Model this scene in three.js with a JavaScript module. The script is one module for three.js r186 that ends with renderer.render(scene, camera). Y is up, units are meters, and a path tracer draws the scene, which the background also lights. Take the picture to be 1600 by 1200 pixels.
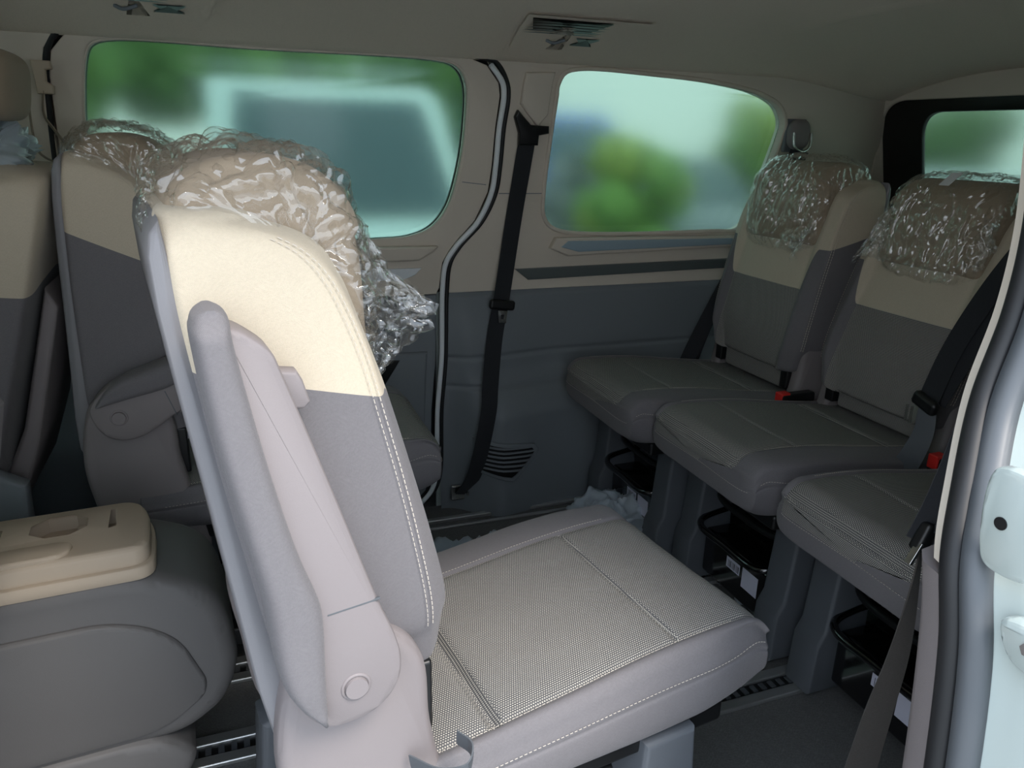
import * as THREE from 'three';
import { mergeGeometries, mergeVertices, toCreasedNormals } from 'three/addons/utils/BufferGeometryUtils.js';
import { RoundedBoxGeometry } from 'three/addons/geometries/RoundedBoxGeometry.js';
import { createNoise3D } from 'simplex-noise';

// ------------------------------------------------------------------ camera, sky, exposure
const scene = new THREE.Scene();
const camera = new THREE.PerspectiveCamera(2 * Math.atan(600 / 1180) * 180 / Math.PI, 4 / 3, 0.02, 200);
camera.position.set(0, 1.07, 1.17);
camera.up.set(0.08789, 0.95016, -0.29911);
camera.lookAt(0 + 0.33599, 1.07 - 0.31096, 1.17 - 0.88905);
const renderer = new THREE.WebGLRenderer();
renderer.toneMapping = THREE.LinearToneMapping;
renderer.toneMappingExposure = 1.08;
renderer.shadowMap.enabled = true;

let seed = 12345;
const rnd = () => ((seed = (seed * 1664525 + 1013904223) >>> 0) / 4294967296);
const noise = createNoise3D(() => rnd());
const lerp = (a, b, t) => a + (b - a) * t, clamp = (x, a = 0, b = 1) => Math.min(b, Math.max(a, x));
const sstep = (a, b, x) => { const t = clamp((x - a) / (b - a)); return t * t * (3 - 2 * t); };
const V = (x, y, z) => new THREE.Vector3(x, y, z);

{ // bright hazy daylight: pale horizon, slightly bluer zenith
  const W = 256, H = 128, d = new Float32Array(W * H * 4);
  for (let j = 0; j < H; j++) for (let i = 0; i < W; i++) {
    const el = ((j + 0.5) / H - 0.5) * Math.PI, a = (i + 0.5) / W * Math.PI * 2, up = Math.max(0, Math.sin(el));
    const c = 0.06 * noise(Math.cos(a) * Math.cos(el) * 2, Math.sin(el) * 4, Math.sin(a) * Math.cos(el) * 2);
    const k = 1.0 + 0.25 * up + c;
    d.set([lerp(0.97, 0.76, up) * k, lerp(1.04, 0.92, up) * k, lerp(1.10, 1.18, up) * k, 1], (j * W + i) * 4);
  }
  const t = new THREE.DataTexture(d, W, H, THREE.RGBAFormat, THREE.FloatType);
  t.mapping = THREE.EquirectangularReflectionMapping; t.magFilter = THREE.LinearFilter; t.needsUpdate = true;
  scene.background = t; scene.environment = t;
  scene.backgroundIntensity = 2.2; scene.environmentIntensity = 2.2;
}
const sun = new THREE.DirectionalLight(0xfff5ea, 4.0);
sun.position.set(1.34, 4.85, 2.97); sun.target.position.set(0.1, 0.8, 0.3);
sun.shadow.radius = 45; sun.castShadow = true;
Object.assign(sun.shadow.camera, { left: -6, right: 6, top: 6, bottom: -6, near: 0.1, far: 30 });
scene.add(sun, sun.target);

// ------------------------------------------------------------------ helpers
const names = new Map();
function numbered(n) { const k = names.get(n) || 0; names.set(n, k + 1); return k ? `${n}_${String(k).padStart(3, '0')}` : n; }
function shade(m) { m.castShadow = true; m.receiveShadow = true; return m; }
function mesh(name, geo, mat, parent) { const m = shade(new THREE.Mesh(geo, mat)); m.name = parent === scene || !parent ? numbered(name) : name; (parent || scene).add(m); return m; }
function thing(name, label, category, pos = [0, 0, 0], turn = 0, group) {
  const g = new THREE.Group(); g.name = numbered(name); g.position.set(...pos); g.rotation.y = turn; g.userData = { label, category };
  if (group) g.userData.group = group; scene.add(g); return g;
}
function single(name, label, category, geo, mat, group) { const m = mesh(name, geo, mat, scene); m.userData = { label, category }; if (group) m.userData.group = group; return m; }
function struct(name, geo, mat, label) { const m = mesh(name, geo, mat, scene); m.userData = { kind: 'structure', label, category: name.split('_')[0] }; return m; }
function structGroup(name, label) { const g = new THREE.Group(); g.name = numbered(name); g.userData = { kind: 'structure', label, category: name.split('_')[0] }; scene.add(g); return g; }

function boxUV(g) { // uv in metres from the dominant axis of each face
  g = g.index ? g.toNonIndexed() : g;
  const p = g.attributes.position, n = p.count, uv = new Float32Array(n * 2), a = V(), b = V(), c = V();
  for (let i = 0; i < n; i += 3) {
    a.fromBufferAttribute(p, i); b.fromBufferAttribute(p, i + 1); c.fromBufferAttribute(p, i + 2);
    const f = b.clone().sub(a).cross(c.clone().sub(a)), x = Math.abs(f.x), y = Math.abs(f.y), z = Math.abs(f.z);
    [a, b, c].forEach((q, k) => { const s = y >= x && y >= z ? [q.x, q.z] : x >= z ? [q.z, q.y] : [q.x, q.y]; uv[(i + k) * 2] = s[0]; uv[(i + k) * 2 + 1] = s[1]; });
  }
  g.setAttribute('uv', new THREE.BufferAttribute(uv, 2)); return g;
}
function fromArrays(pos, idx) { const g = new THREE.BufferGeometry(); g.setAttribute('position', new THREE.Float32BufferAttribute(pos, 3)); g.setIndex(idx); g.computeVertexNormals(); return g; }
// closed loops of equal length, joined into one skin; ends closed by fans
function loft(secs, { caps = true, closed = true } = {}) {
  const n = secs[0].length, pos = [], idx = [];
  for (const s of secs) for (const p of s) pos.push(p.x, p.y, p.z);
  const m = closed ? n : n - 1;
  for (let j = 0; j + 1 < secs.length; j++) for (let i = 0; i < m; i++) {
    const a = j * n + i, b = j * n + (i + 1) % n, c = a + n, d = b + n; idx.push(a, b, d, a, d, c);
  }
  if (caps && closed) for (const [j, flip] of [[0, 1], [secs.length - 1, 0]]) {
    const c = V(); secs[j].forEach((p) => c.add(p)); c.divideScalar(n); const k = pos.length / 3; pos.push(c.x, c.y, c.z);
    for (let i = 0; i < n; i++) { const a = j * n + i, b = j * n + (i + 1) % n; flip ? idx.push(k, b, a) : idx.push(k, a, b); }
  }
  return fromArrays(pos, idx);
}
function gridSurface(nu, nv, f) { const pos = [], idx = []; for (let j = 0; j <= nv; j++) for (let i = 0; i <= nu; i++) { const p = f(i / nu, j / nv); pos.push(p.x, p.y, p.z); }
  for (let j = 0; j < nv; j++) for (let i = 0; i < nu; i++) { const a = j * (nu + 1) + i, b = a + 1, c = a + nu + 1, d = c + 1; idx.push(a, b, d, a, d, c); } return fromArrays(pos, idx); }
// cut a geometry where f(x,y,z) changes sign: [f > 0, f <= 0]
function clip(g, f) {
  g = g.index ? g.toNonIndexed() : g;
  const P = g.attributes.position, N = g.attributes.normal, out = [[[], []], [[], []]];
  const read = (i) => ({ p: V().fromBufferAttribute(P, i), n: V().fromBufferAttribute(N, i) });
  const put = (k, t) => t.forEach((v) => { out[k][0].push(v.p.x, v.p.y, v.p.z); out[k][1].push(v.n.x, v.n.y, v.n.z); });
  for (let i = 0; i < P.count; i += 3) {
    const v = [read(i), read(i + 1), read(i + 2)]; v.forEach((q) => { q.f = f(q.p.x, q.p.y, q.p.z); });
    for (const [k, s] of [[0, 1], [1, -1]]) {
      const poly = [];
      for (let e = 0; e < 3; e++) {
        const a = v[e], b = v[(e + 1) % 3], fa = a.f * s, fb = b.f * s;
        if (fa > 0) poly.push(a);
        if ((fa > 0) !== (fb > 0)) { const t = fa / (fa - fb); poly.push({ p: a.p.clone().lerp(b.p, t), n: a.n.clone().lerp(b.n, t).normalize() }); }
      }
      for (let e = 1; e + 1 < poly.length; e++) put(k, [poly[0], poly[e], poly[e + 1]]);
    }
  }
  return out.map(([p, n]) => { const o = new THREE.BufferGeometry(); o.setAttribute('position', new THREE.Float32BufferAttribute(p, 3)); o.setAttribute('normal', new THREE.Float32BufferAttribute(n, 3)); return o; });
}
const plain = (g) => { g = g.index ? g.toNonIndexed() : g.clone(); for (const k of Object.keys(g.attributes)) if (k !== 'position' && k !== 'normal') g.deleteAttribute(k); return g; };
const merge = (list) => mergeGeometries(list.map(plain));
const moved = (g, x, y, z) => g.translate(x, y, z);
function box(x0, x1, y0, y1, z0, z1, r = 0.004, seg = 2) { return moved(new RoundedBoxGeometry(x1 - x0, y1 - y0, z1 - z0, seg, Math.min(r, (x1 - x0) / 2.01, (y1 - y0) / 2.01, (z1 - z0) / 2.01)), (x0 + x1) / 2, (y0 + y1) / 2, (z0 + z1) / 2); }
// a smooth closed outline through points -> Shape
function shapeOf(pts, smooth = false, n = 80) {
  if (smooth) { const c = new THREE.CatmullRomCurve3(pts.map(([x, y]) => V(x, y, 0)), true, 'centripetal'); pts = c.getPoints(n).map((p) => [p.x, p.y]); pts.pop(); }
  const s = new THREE.Shape(); pts.forEach(([x, y], i) => (i ? s.lineTo(x, y) : s.moveTo(x, y))); s.closePath(); return s;
}
// profile in x,y pushed along z from z0 to z1 with a rounded rim kept inside the outline
function slab(pts, z0, z1, r = 0.006, smooth = false, holes = []) {
  const s = pts instanceof THREE.Shape ? pts : shapeOf(pts, smooth); holes.forEach((h) => s.holes.push(new THREE.Path(h instanceof THREE.Shape ? h.getPoints() : shapeOf(h, smooth).getPoints())));
  const g = new THREE.ExtrudeGeometry(s, { depth: Math.max(1e-4, z1 - z0 - 2 * r), bevelEnabled: r > 0, bevelThickness: r, bevelSize: r, bevelOffset: -r, bevelSegments: 4, curveSegments: 16 });
  g.translate(0, 0, z0 + r); return toCreasedNormals(plain(g), 0.6);
}
function roundPoly(pts, r) { const out = [], n = pts.length; for (let i = 0; i < n; i++) { const p = pts[i], a = pts[(i + n - 1) % n], b = pts[(i + 1) % n], la = Math.hypot(a[0] - p[0], a[1] - p[1]), lb = Math.hypot(b[0] - p[0], b[1] - p[1]), q = Math.min(r, la / 2.1, lb / 2.1); for (let k = 0; k <= 6; k++) { const t = k / 6, A = [p[0] + (a[0] - p[0]) * q / la, p[1] + (a[1] - p[1]) * q / la], B = [p[0] + (b[0] - p[0]) * q / lb, p[1] + (b[1] - p[1]) * q / lb]; out.push([(1 - t) ** 2 * A[0] + 2 * t * (1 - t) * p[0] + t * t * B[0], (1 - t) ** 2 * A[1] + 2 * t * (1 - t) * p[1] + t * t * B[1]]); } } return out; }
function tube(pts, r, seg = 60, rs = 8, closed = false) { return new THREE.TubeGeometry(new THREE.CatmullRomCurve3(pts.map((p) => (p.isVector3 ? p : V(...p))), closed, 'centripetal'), seg, r, rs, closed); }
function curvePts(pts, n) { return new THREE.CatmullRomCurve3(pts.map((p) => V(...p)), false, 'centripetal').getPoints(n); }
// a strap: centre line with a direction across, real thickness
function ribbon(pts, across, w, th = 0.0015, n = 60) {
  const c = curvePts(pts, n), ac = Array.isArray(across) ? curvePts(across, n) : c.map(() => across.clone());
  const secs = c.map((p, i) => {
    const t = c[Math.min(i + 1, n)].clone().sub(c[Math.max(0, i - 1)]).normalize(), a = ac[i].clone(); a.addScaledVector(t, -a.dot(t)).normalize();
    const m = a.clone().cross(t).normalize(), W = Array.isArray(w) ? lerp(w[0], w[1], i / n) : w;
    return [[-1, -1], [-0.33, -1.6], [0.33, -1.6], [1, -1], [1, 1], [0.33, 1.6], [-0.33, 1.6], [-1, 1]].map(([u, v]) => p.clone().addScaledVector(a, u * W / 2).addScaledVector(m, v * th / 2));
  });
  return toCreasedNormals(plain(loft(secs)), 0.7);
}
function stitches(pts, len = 0.0036, gap = 0.0024, r = 0.0004) { // a dashed thread along a polyline
  const c = new THREE.CatmullRomCurve3(pts.map((p) => (p.isVector3 ? p : V(...p))), false, 'centripetal'), L = c.getLength(), out = [];
  const n = Math.floor(L / (len + gap));
  for (let i = 0; i < n; i++) {
    const a = c.getPointAt(i / n), b = c.getPointAt(Math.min(1, (i + len / (len + gap)) / n)), d = b.clone().sub(a), h = d.length();
    const g = new THREE.CylinderGeometry(r, r, h, 5, 1); g.applyQuaternion(new THREE.Quaternion().setFromUnitVectors(V(0, 1, 0), d.normalize())); g.translate((a.x + b.x) / 2, (a.y + b.y) / 2, (a.z + b.z) / 2); out.push(g);
  }
  return merge(out);
}
function superEllipsoid(rx, ry, rz, e1, e2, nu = 64, nv = 40) {
  const sp = (t, e) => Math.sign(t) * Math.abs(t) ** e;
  const pos = [], idx = [];
  for (let j = 0; j <= nv; j++) for (let i = 0; i < nu; i++) {
    const v = (j / nv - 0.5) * Math.PI, u = i / nu * Math.PI * 2;
    pos.push(rx * sp(Math.cos(v), e1) * sp(Math.cos(u), e2), ry * sp(Math.sin(v), e1), rz * sp(Math.cos(v), e1) * sp(Math.sin(u), e2));
  }
  for (let j = 0; j < nv; j++) for (let i = 0; i < nu; i++) { const a = j * nu + i, b = j * nu + (i + 1) % nu, c = a + nu, d = b + nu; idx.push(a, d, b, a, c, d); }
  return fromArrays(pos, idx);
}

// ------------------------------------------------------------------ materials
function dataTex(n, f, srgb, metres) { // f(u,v) -> [r,g,b] 0..1
  const d = new Uint8Array(n * n * 4);
  for (let j = 0; j < n; j++) for (let i = 0; i < n; i++) { const c = f(i / n, j / n); d.set([clamp(c[0]) * 255, clamp(c[1]) * 255, clamp(c[2]) * 255, 255], (j * n + i) * 4); }
  const t = new THREE.DataTexture(d, n, n); t.wrapS = t.wrapT = THREE.RepeatWrapping; t.magFilter = THREE.LinearFilter; t.minFilter = THREE.LinearMipmapLinearFilter;
  if (srgb) t.colorSpace = THREE.SRGBColorSpace; t.repeat.set(1 / metres, 1 / metres); t.needsUpdate = true; return t;
}
const tileNoise = (u, v, s, k = 0) => { const a = u * 2 * Math.PI, b = v * 2 * Math.PI, R = s / (2 * Math.PI); return noise(Math.cos(a) * R + k, Math.sin(a) * R + Math.cos(b) * R * 1.3, Math.sin(b) * R * 1.3 - k); };
const weave = (u, v, n) => Math.sin(u * n * 2 * Math.PI) * Math.sin(v * n * 2 * Math.PI);
function fabric(rgb, name, contrast = 0.05, metres = 0.06) {
  const map = dataTex(256, (u, v) => { const k = 1 + 1.6 * contrast * weave(u, v, 48) + 0.6 * contrast * tileNoise(u, v, 60) + 0.4 * contrast * tileNoise(u, v, 14, 5); return rgb.map((c) => c / 255 * k); }, true, metres);
  const bump = dataTex(256, (u, v) => { const k = 0.5 + 0.3 * weave(u, v, 48) + 0.2 * tileNoise(u, v, 60); return [k, k, k]; }, false, metres);
  return new THREE.MeshPhysicalMaterial({ name, map, bumpMap: bump, bumpScale: 0.0004, roughness: 0.95, sheen: 0.25, sheenRoughness: 0.6, sheenColor: new THREE.Color(0.8, 0.8, 0.8) });
}
function dotted(base, dot, name) { // woven seat insert with rows of light dots
  const N = 12, M = 0.036;
  const at = (u, v) => { const y = v * N, row = Math.floor(y), x = u * N + (row % 2) * 0.5, dx = x - Math.floor(x) - 0.5, dy = y - row - 0.5; return sstep(0.40, 0.24, Math.hypot(dx, dy * 1.1)); };
  const map = dataTex(384, (u, v) => { const k = at(u, v), n = 1 + 0.06 * tileNoise(u, v, 40); return base.map((c, i) => lerp(c, dot[i], k) / 255 * n); }, true, M);
  const bump = dataTex(384, (u, v) => { const k = at(u, v); return [k, k, k]; }, false, M);
  return new THREE.MeshPhysicalMaterial({ name, map, bumpMap: bump, bumpScale: 0.0005, roughness: 0.92, sheen: 0.2, sheenRoughness: 0.6 });
}
function plastic(rgb, name, rough = 0.62, grain = 0.00012) {
  const bump = dataTex(256, (u, v) => { const k = 0.5 + 0.35 * tileNoise(u, v, 70) + 0.15 * tileNoise(u, v, 150, 3); return [k, k, k]; }, false, 0.06);
  return new THREE.MeshPhysicalMaterial({ name, color: new THREE.Color().setRGB(rgb[0] / 255, rgb[1] / 255, rgb[2] / 255, THREE.SRGBColorSpace), bumpMap: bump, bumpScale: grain, roughness: rough });
}
const solid = (rgb, name, o = {}) => new THREE.MeshPhysicalMaterial({ name, color: new THREE.Color().setRGB(rgb[0] / 255, rgb[1] / 255, rgb[2] / 255, THREE.SRGBColorSpace), roughness: 0.5, ...o });
const M = {
  fabBeige: fabric([193, 181, 161], 'beige seat cloth', 0.035),
  fabGrey: fabric([110, 107, 109], 'grey seat cloth', 0.05),
  fabDot: dotted([86, 86, 87], [190, 185, 175], 'dotted seat cloth'),
  leather: fabric([158, 142, 122], 'beige headrest cover', 0.03),
  plGrey: plastic([126, 119, 119], 'warm grey plastic'),
  plShell: plastic([122, 121, 124], 'grey shell plastic', 0.5),
  plConsole: plastic([98, 96, 95], 'console grey plastic', 0.55),
  plBeige: plastic([186, 170, 150], 'beige plastic'),
  plTrim: plastic([209, 199, 184], 'beige trim'),
  plRoof: plastic([200, 192, 180], 'headliner plastic'),
  plDark: plastic([116, 122, 127], 'dark grey trim', 0.6, 0.0002),
  plDark2: plastic([86, 90, 95], 'seat leg plastic', 0.5, 0.0002),
  headliner: fabric([230, 216, 198], 'headliner cloth', 0.04),
  carpet: fabric([98, 98, 97], 'floor carpet', 0.2, 0.08),
  rubber: solid([24, 25, 27], 'black rubber', { roughness: 0.55 }),
  rubberGrey: solid([84, 88, 92], 'grey rubber', { roughness: 0.45 }),
  black: solid([17, 18, 19], 'black plastic', { roughness: 0.4 }),
  gloss: solid([10, 10, 11], 'gloss black paint', { roughness: 0.16, clearcoat: 1, clearcoatRoughness: 0.08 }),
  belt: fabric([40, 42, 46], 'seat belt webbing', 0.15, 0.03),
  beltBrown: fabric([70, 66, 62], 'seat belt webbing worn', 0.15, 0.03),
  beltBeige: fabric([150, 137, 120], 'beige belt webbing', 0.1, 0.03),
  metal: solid([200, 200, 198], 'bright steel', { metalness: 1, roughness: 0.25 }),
  alu: solid([205, 207, 206], 'aluminium rail', { metalness: 0.85, roughness: 0.38 }),
  silver: solid([226, 231, 233], 'silver strip', { roughness: 0.45 }),
  strip: solid([112, 120, 120], 'satin grey strip', { metalness: 0.4, roughness: 0.35 }),
  red: solid([214, 48, 42], 'red button', { roughness: 0.4 }),
  white: solid([180, 191, 187], 'white paint', { roughness: 0.25, clearcoat: 1, clearcoatRoughness: 0.05 }),
  paper: solid([232, 234, 236], 'white paper', { roughness: 0.8 }),
  stitch: solid([200, 191, 178], 'pale thread', { roughness: 0.9 }),
  stitchDark: solid([96, 93, 92], 'grey thread', { roughness: 0.9 }),
  film: new THREE.MeshPhysicalMaterial({ name: 'clear film', color: 0xffffff, transmission: 1, thickness: 0, roughness: 0.07, ior: 1.9, side: THREE.DoubleSide }),
  bag: new THREE.MeshPhysicalMaterial({ name: 'milky bag film', color: 0xdfeaf2, transmission: 0.55, thickness: 0, roughness: 0.45, ior: 1.5, side: THREE.DoubleSide }),
  glass: new THREE.MeshPhysicalMaterial({ name: 'tinted frosted glass', color: new THREE.Color(0.20, 0.30, 0.245), transmission: 1, thickness: 0.01, roughness: 0.14, ior: 1.45 }),
  label: solid([205, 205, 220], 'sticker paper', { roughness: 0.6 }),
};

// ------------------------------------------------------------------ the van's shell (x towards the tail, y up, z towards the open door)
const WALL = [[-1, -0.86], [0, -0.82], [0.66, -0.82], [0.8, -0.80], [1.2, -0.725], [1.26, -0.70], [1.45, -0.62]];
const interp = (T, y) => { for (let i = 0; i + 1 < T.length; i++) if (y <= T[i + 1][0]) return lerp(T[i][1], T[i + 1][1], clamp((y - T[i][0]) / (T[i + 1][0] - T[i][0]), i ? 0 : -9, 1)); return T[T.length - 1][1]; };
const zFar = (y) => interp(WALL, y), zNear = (y) => -0.04 - zFar(y);
// a flat panel outlined in x,y, laid on the leaning side wall; inner face at `inset`, growing outwards
function wallPanel(pts, { holes = [], thick = 0.03, inset = 0, near = false, smooth = false, r = 0.003 } = {}) {
  let g = slab(pts, inset - thick, inset, r, smooth, holes);
  for (const y of [0.3, 0.66, 0.73, 0.8, 0.9, 1.0, 1.1, 1.2, 1.23, 1.26]) { const [a, b] = clip(g, (_, q) => q - y); g = a.attributes.position.count && b.attributes.position.count ? merge([a, b]) : a.attributes.position.count ? a : b; }
  const p = g.attributes.position;
  for (let i = 0; i < p.count; i++) p.setZ(i, near ? zNear(p.getY(i)) - p.getZ(i) : zFar(p.getY(i)) + p.getZ(i));
  if (near) for (let i = 0; i < p.count; i += 3) { const a = V().fromBufferAttribute(p, i), b = V().fromBufferAttribute(p, i + 2); p.setXYZ(i, b.x, b.y, b.z); p.setXYZ(i + 2, a.x, a.y, a.z); }
  return boxUV(toCreasedNormals(g, 0.35));
}
const onWall = (x, y, d = 0) => V(x, y, zFar(y) + d);

// floor, carpet and sill
const floor = struct('floor', boxUV(box(-2.2, 2.05, -0.03, 0, -0.84, 0.80, 0.004)), M.carpet, 'dark grey carpeted van floor');
// ceiling: arched headliner, dropping to the tailgate
const ceilY = (x, z) => { const k = Math.abs(z + 0.02) / 0.68; return 1.245 + 0.085 * (1 - Math.pow(Math.min(1, k), 3.2)) - 0.075 * sstep(1.45, 1.95, x) * (1 - 0.35 * k) - 0.006 * sstep(0.02, 0, Math.abs(x - 1.28)) * (1 - sstep(0.55, 0.6, k)); };
{
  const f = (off) => (u, v) => { const x = lerp(-2.0, 1.97, u), z = lerp(-0.715, 0.66, v); return V(x, ceilY(x, z) + off, z); };
  const lo = gridSurface(160, 80, f(0)), hi = gridSurface(60, 40, f(0.03));
  struct('ceiling', boxUV(merge([lo, hi])), M.headliner, 'grey beige cloth headliner of the van');
  const top = gridSurface(60, 40, (u, v) => { const x = lerp(-2.05, 2.06, u), z = lerp(-0.80, 0.745, v), k = Math.abs(z + 0.02) / 0.78; return V(x, 1.36 - 0.10 * k ** 4, z); });
  struct('roof', merge([top, gridSurface(60, 40, (u, v) => { const x = lerp(-2.05, 2.06, u), z = lerp(-0.80, 0.745, v), k = Math.abs(z + 0.02) / 0.78; return V(x, 1.375 - 0.10 * k ** 4, z); })]), M.white, 'white painted roof skin over the headliner');
}
const doorWin = [[-0.272, 0.95], [-0.267, 1.08], [-0.243, 1.212], [-0.229, 1.233], [-0.198, 1.243], [0.095, 1.243], [0.512, 1.240], [0.555, 1.230], [0.582, 1.198], [0.588, 1.089], [0.576, 0.979], [0.551, 0.889], [0.512, 0.839], [0.456, 0.815], [0.363, 0.808], [-0.2, 0.80], [-0.26, 0.83]];
const edge = [[0.591, 1.246], [0.633, 1.234], [0.669, 1.196], [0.675, 1.166], [0.669, 1.091], [0.667, 0.996], [0.661, 0.93], [0.629, 0.854], [0.57, 0.786], [0.545, 0.743], [0.538, 0.672], [0.534, 0.47], [0.521, 0.318], [0.515, 0.116], [0.499, 0.066], [0.466, 0.029]];
const shift = (P, dx, dy = 0) => P.map(([x, y]) => [x + dx, y + dy]);
{ // far sliding door
  const d = structGroup('door_1', 'far sliding door with beige window frame and dark lower panel');
  const inner = shift(edge, -0.006);
  mesh('window_frame', wallPanel([[-0.34, 0.655], [0.524, 0.655], ...inner.slice(0, 11).reverse(), [0.316, 1.25], [-0.236, 1.256], [-0.272, 1.248], [-0.304, 1.216], [-0.315, 1.17]], { holes: [shapeOf(doorWin, true, 120)], thick: 0.045 }), M.plTrim, d);
  mesh('lower_panel', wallPanel([[-0.34, 0.02], [0.44, 0.02], [0.485, 0.066], [0.501, 0.116], [0.507, 0.318], [0.52, 0.47], [0.524, 0.653], [-0.34, 0.653]], { inset: 0.002, thick: 0.04 }), M.plDark, d);
  mesh('lower_bulge', wallPanel([[-0.3, 0.1], [0.42, 0.1], [0.47, 0.14], [0.485, 0.3], [0.495, 0.495], [-0.3, 0.515]], { inset: 0.014, thick: 0.02, r: 0.01 }), M.plDark, d);
  mesh('sill_ledge', wallPanel([[-0.3, 0.752], [0.47, 0.752], [0.51, 0.776], [0.52, 0.79], [-0.3, 0.798]], { inset: 0.022, thick: 0.03, r: 0.008 }), M.plTrim, d);
  mesh('trim_strip', wallPanel([[-0.3, 0.70], [0.43, 0.70], [0.462, 0.712], [0.48, 0.731], [-0.3, 0.735]], { inset: 0.008, thick: 0.01, r: 0.003 }), M.silver, d);
  mesh('pull_pocket', wallPanel([[0.33, 0.484], [0.415, 0.478], [0.368, 0.405], [0.33, 0.405]], { inset: 0.017, thick: 0.01, r: 0.003 }), M.black, d);
  mesh('panel_seam', wallPanel([[0.582, 0.955], [0.648, 0.948], [0.648, 0.950], [0.582, 0.957]], { inset: 0.0008, thick: 0.004, r: 0 }), M.plDark, d);
  mesh('outer_skin', wallPanel([[-0.40, -0.25], [0.60, -0.25], [0.60, 0.70], [0.73, 0.86], [0.74, 1.27], [-0.40, 1.27]], { holes: [shapeOf(doorWin, true, 120)], inset: -0.052, thick: 0.01, r: 0.001 }), M.rubber, d);
  mesh('window_pane', wallPanel(shapeOf(doorWin, true, 120), { inset: -0.028, thick: 0.006, r: 0 }), M.glass, d);
  mesh('window_gasket', tube(new THREE.CatmullRomCurve3(doorWin.map(([x, y]) => onWall(x, y, -0.006)), true, 'centripetal').getPoints(120), 0.004, 200, 6, true), M.plTrim, d);
}
{ // silver edge strip and black seal round the far door
  const all = [[-0.34, 0.7], [-0.33, 1.0], [-0.315, 1.178], [-0.304, 1.22], [-0.272, 1.252], [-0.236, 1.261], [0.05, 1.26], [0.316, 1.256], ...edge];
  struct('trim_1', tube(edge.slice(1).map(([x, y]) => onWall(x, y, 0.011)), 0.0072, 200, 8), M.silver, 'silver edge strip along the far sliding door');
  struct('trim_2', tube(all.map(([x, y], i) => onWall(x + (i > 8 ? 0.015 : i > 4 ? 0 : -0.004), y + (i > 3 && i < 10 ? 0.006 : 0), 0.002)), 0.0065, 260, 8), M.rubber, 'black rubber seal round the far sliding door');
}
const quartWin = [[0.822, 1.172], [0.822, 1.195], [0.834, 1.225], [0.87, 1.237], [1.1, 1.234], [1.307, 1.222], [1.45, 1.200], [1.525, 1.168], [1.556, 1.125], [1.556, 1.086], [1.529, 0.928], [1.517, 0.85], [1.48, 0.815], [1.387, 0.812], [0.886, 0.820], [0.84, 0.839], [0.82, 0.869], [0.814, 0.93], [0.818, 1.094]];
{ // far rear quarter
  const w = structGroup('wall_far', 'far rear quarter wall, beige above and dark grey below');
  mesh('upper_panel', wallPanel([[0.548, 0.656], [2.0, 0.656], [2.0, 1.246], [0.64, 1.246], ...shift(edge.slice(2, 11), 0.012)], { holes: [shapeOf(quartWin, true, 120)], thick: 0.05 }), M.plTrim, w);
  const bulge = (x, y) => 0.075 * sstep(0.57, 0.70, x) * sstep(0.44, 0.30, y) * (1 - 0.25 * sstep(0.95, 1.1, x)) + 0.03 * sstep(0.54, 0.62, x) * sstep(0.9, 0.66, x) * sstep(0.66, 0.5, y) - 0.006 * (Math.exp(-(((y - 0.472) / 0.006) ** 2)) + Math.exp(-(((y - 0.388 - 0.0 * x) / 0.006) ** 2)) * sstep(1.0, 0.9, x)) - 0.010 * sstep(0.64, 0.66, y);
  mesh('lower_panel', boxUV(gridSurface(220, 150, (u, v) => { const x = lerp(0.532, 2.0, u), y = lerp(0, 0.656, v); return V(x, y, -0.82 + 0.004 + bulge(x, y)); })), M.plDark, w);
  mesh('outer_skin', wallPanel([[0.53, -0.25], [2.05, -0.25], [2.05, 0.655], [0.53, 0.655]], { inset: -0.03, thick: 0.02 }), M.white, w);
  mesh('storage_ledge', wallPanel([[0.845, 0.775], [0.90, 0.752], [1.7, 0.770], [1.7, 0.795], [0.86, 0.805]], { inset: 0.022, thick: 0.03, r: 0.006 }), M.plTrim, w);
  mesh('ledge_recess', wallPanel([[0.875, 0.779], [0.93, 0.764], [1.65, 0.776], [1.65, 0.790], [0.895, 0.796]], { inset: 0.026, thick: 0.01, r: 0.003 }), solid([150, 170, 180], 'pale blue grey tray liner', { roughness: 0.4 }), w);
  mesh('trim_strip', wallPanel([[0.747, 0.718], [1.7, 0.728], [1.7, 0.700], [0.79, 0.685]], { inset: 0.010, thick: 0.012, r: 0.004 }), M.strip, w);
  const q = structGroup('window_1', 'tinted rear quarter window beside the belt pillar');
  mesh('pane', wallPanel(shapeOf(quartWin, true, 120), { inset: -0.03, thick: 0.006, r: 0 }), M.glass, q);
  mesh('frame', tube(new THREE.CatmullRomCurve3(quartWin.map(([x, y]) => onWall(x, y, 0.0)), true, 'centripetal').getPoints(120), 0.006, 200, 8, true), M.plTrim, q);
  for (const [a, b, y] of [[0.685, 0.812, 0.925]]) mesh('panel_seam', wallPanel([[a, y], [b, y], [b, y + 0.0022], [a, y + 0.0022]], { inset: 0.0008, thick: 0.004, r: 0 }), M.plDark, w);
  mesh('pillar_cover', wallPanel([[0.728, 1.222], [0.806, 1.226], [0.800, 1.125], [0.775, 1.096], [0.745, 1.125], [0.722, 1.15]], { inset: 0.012, thick: 0.014, r: 0.006 }), M.plTrim, w);
}
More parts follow.
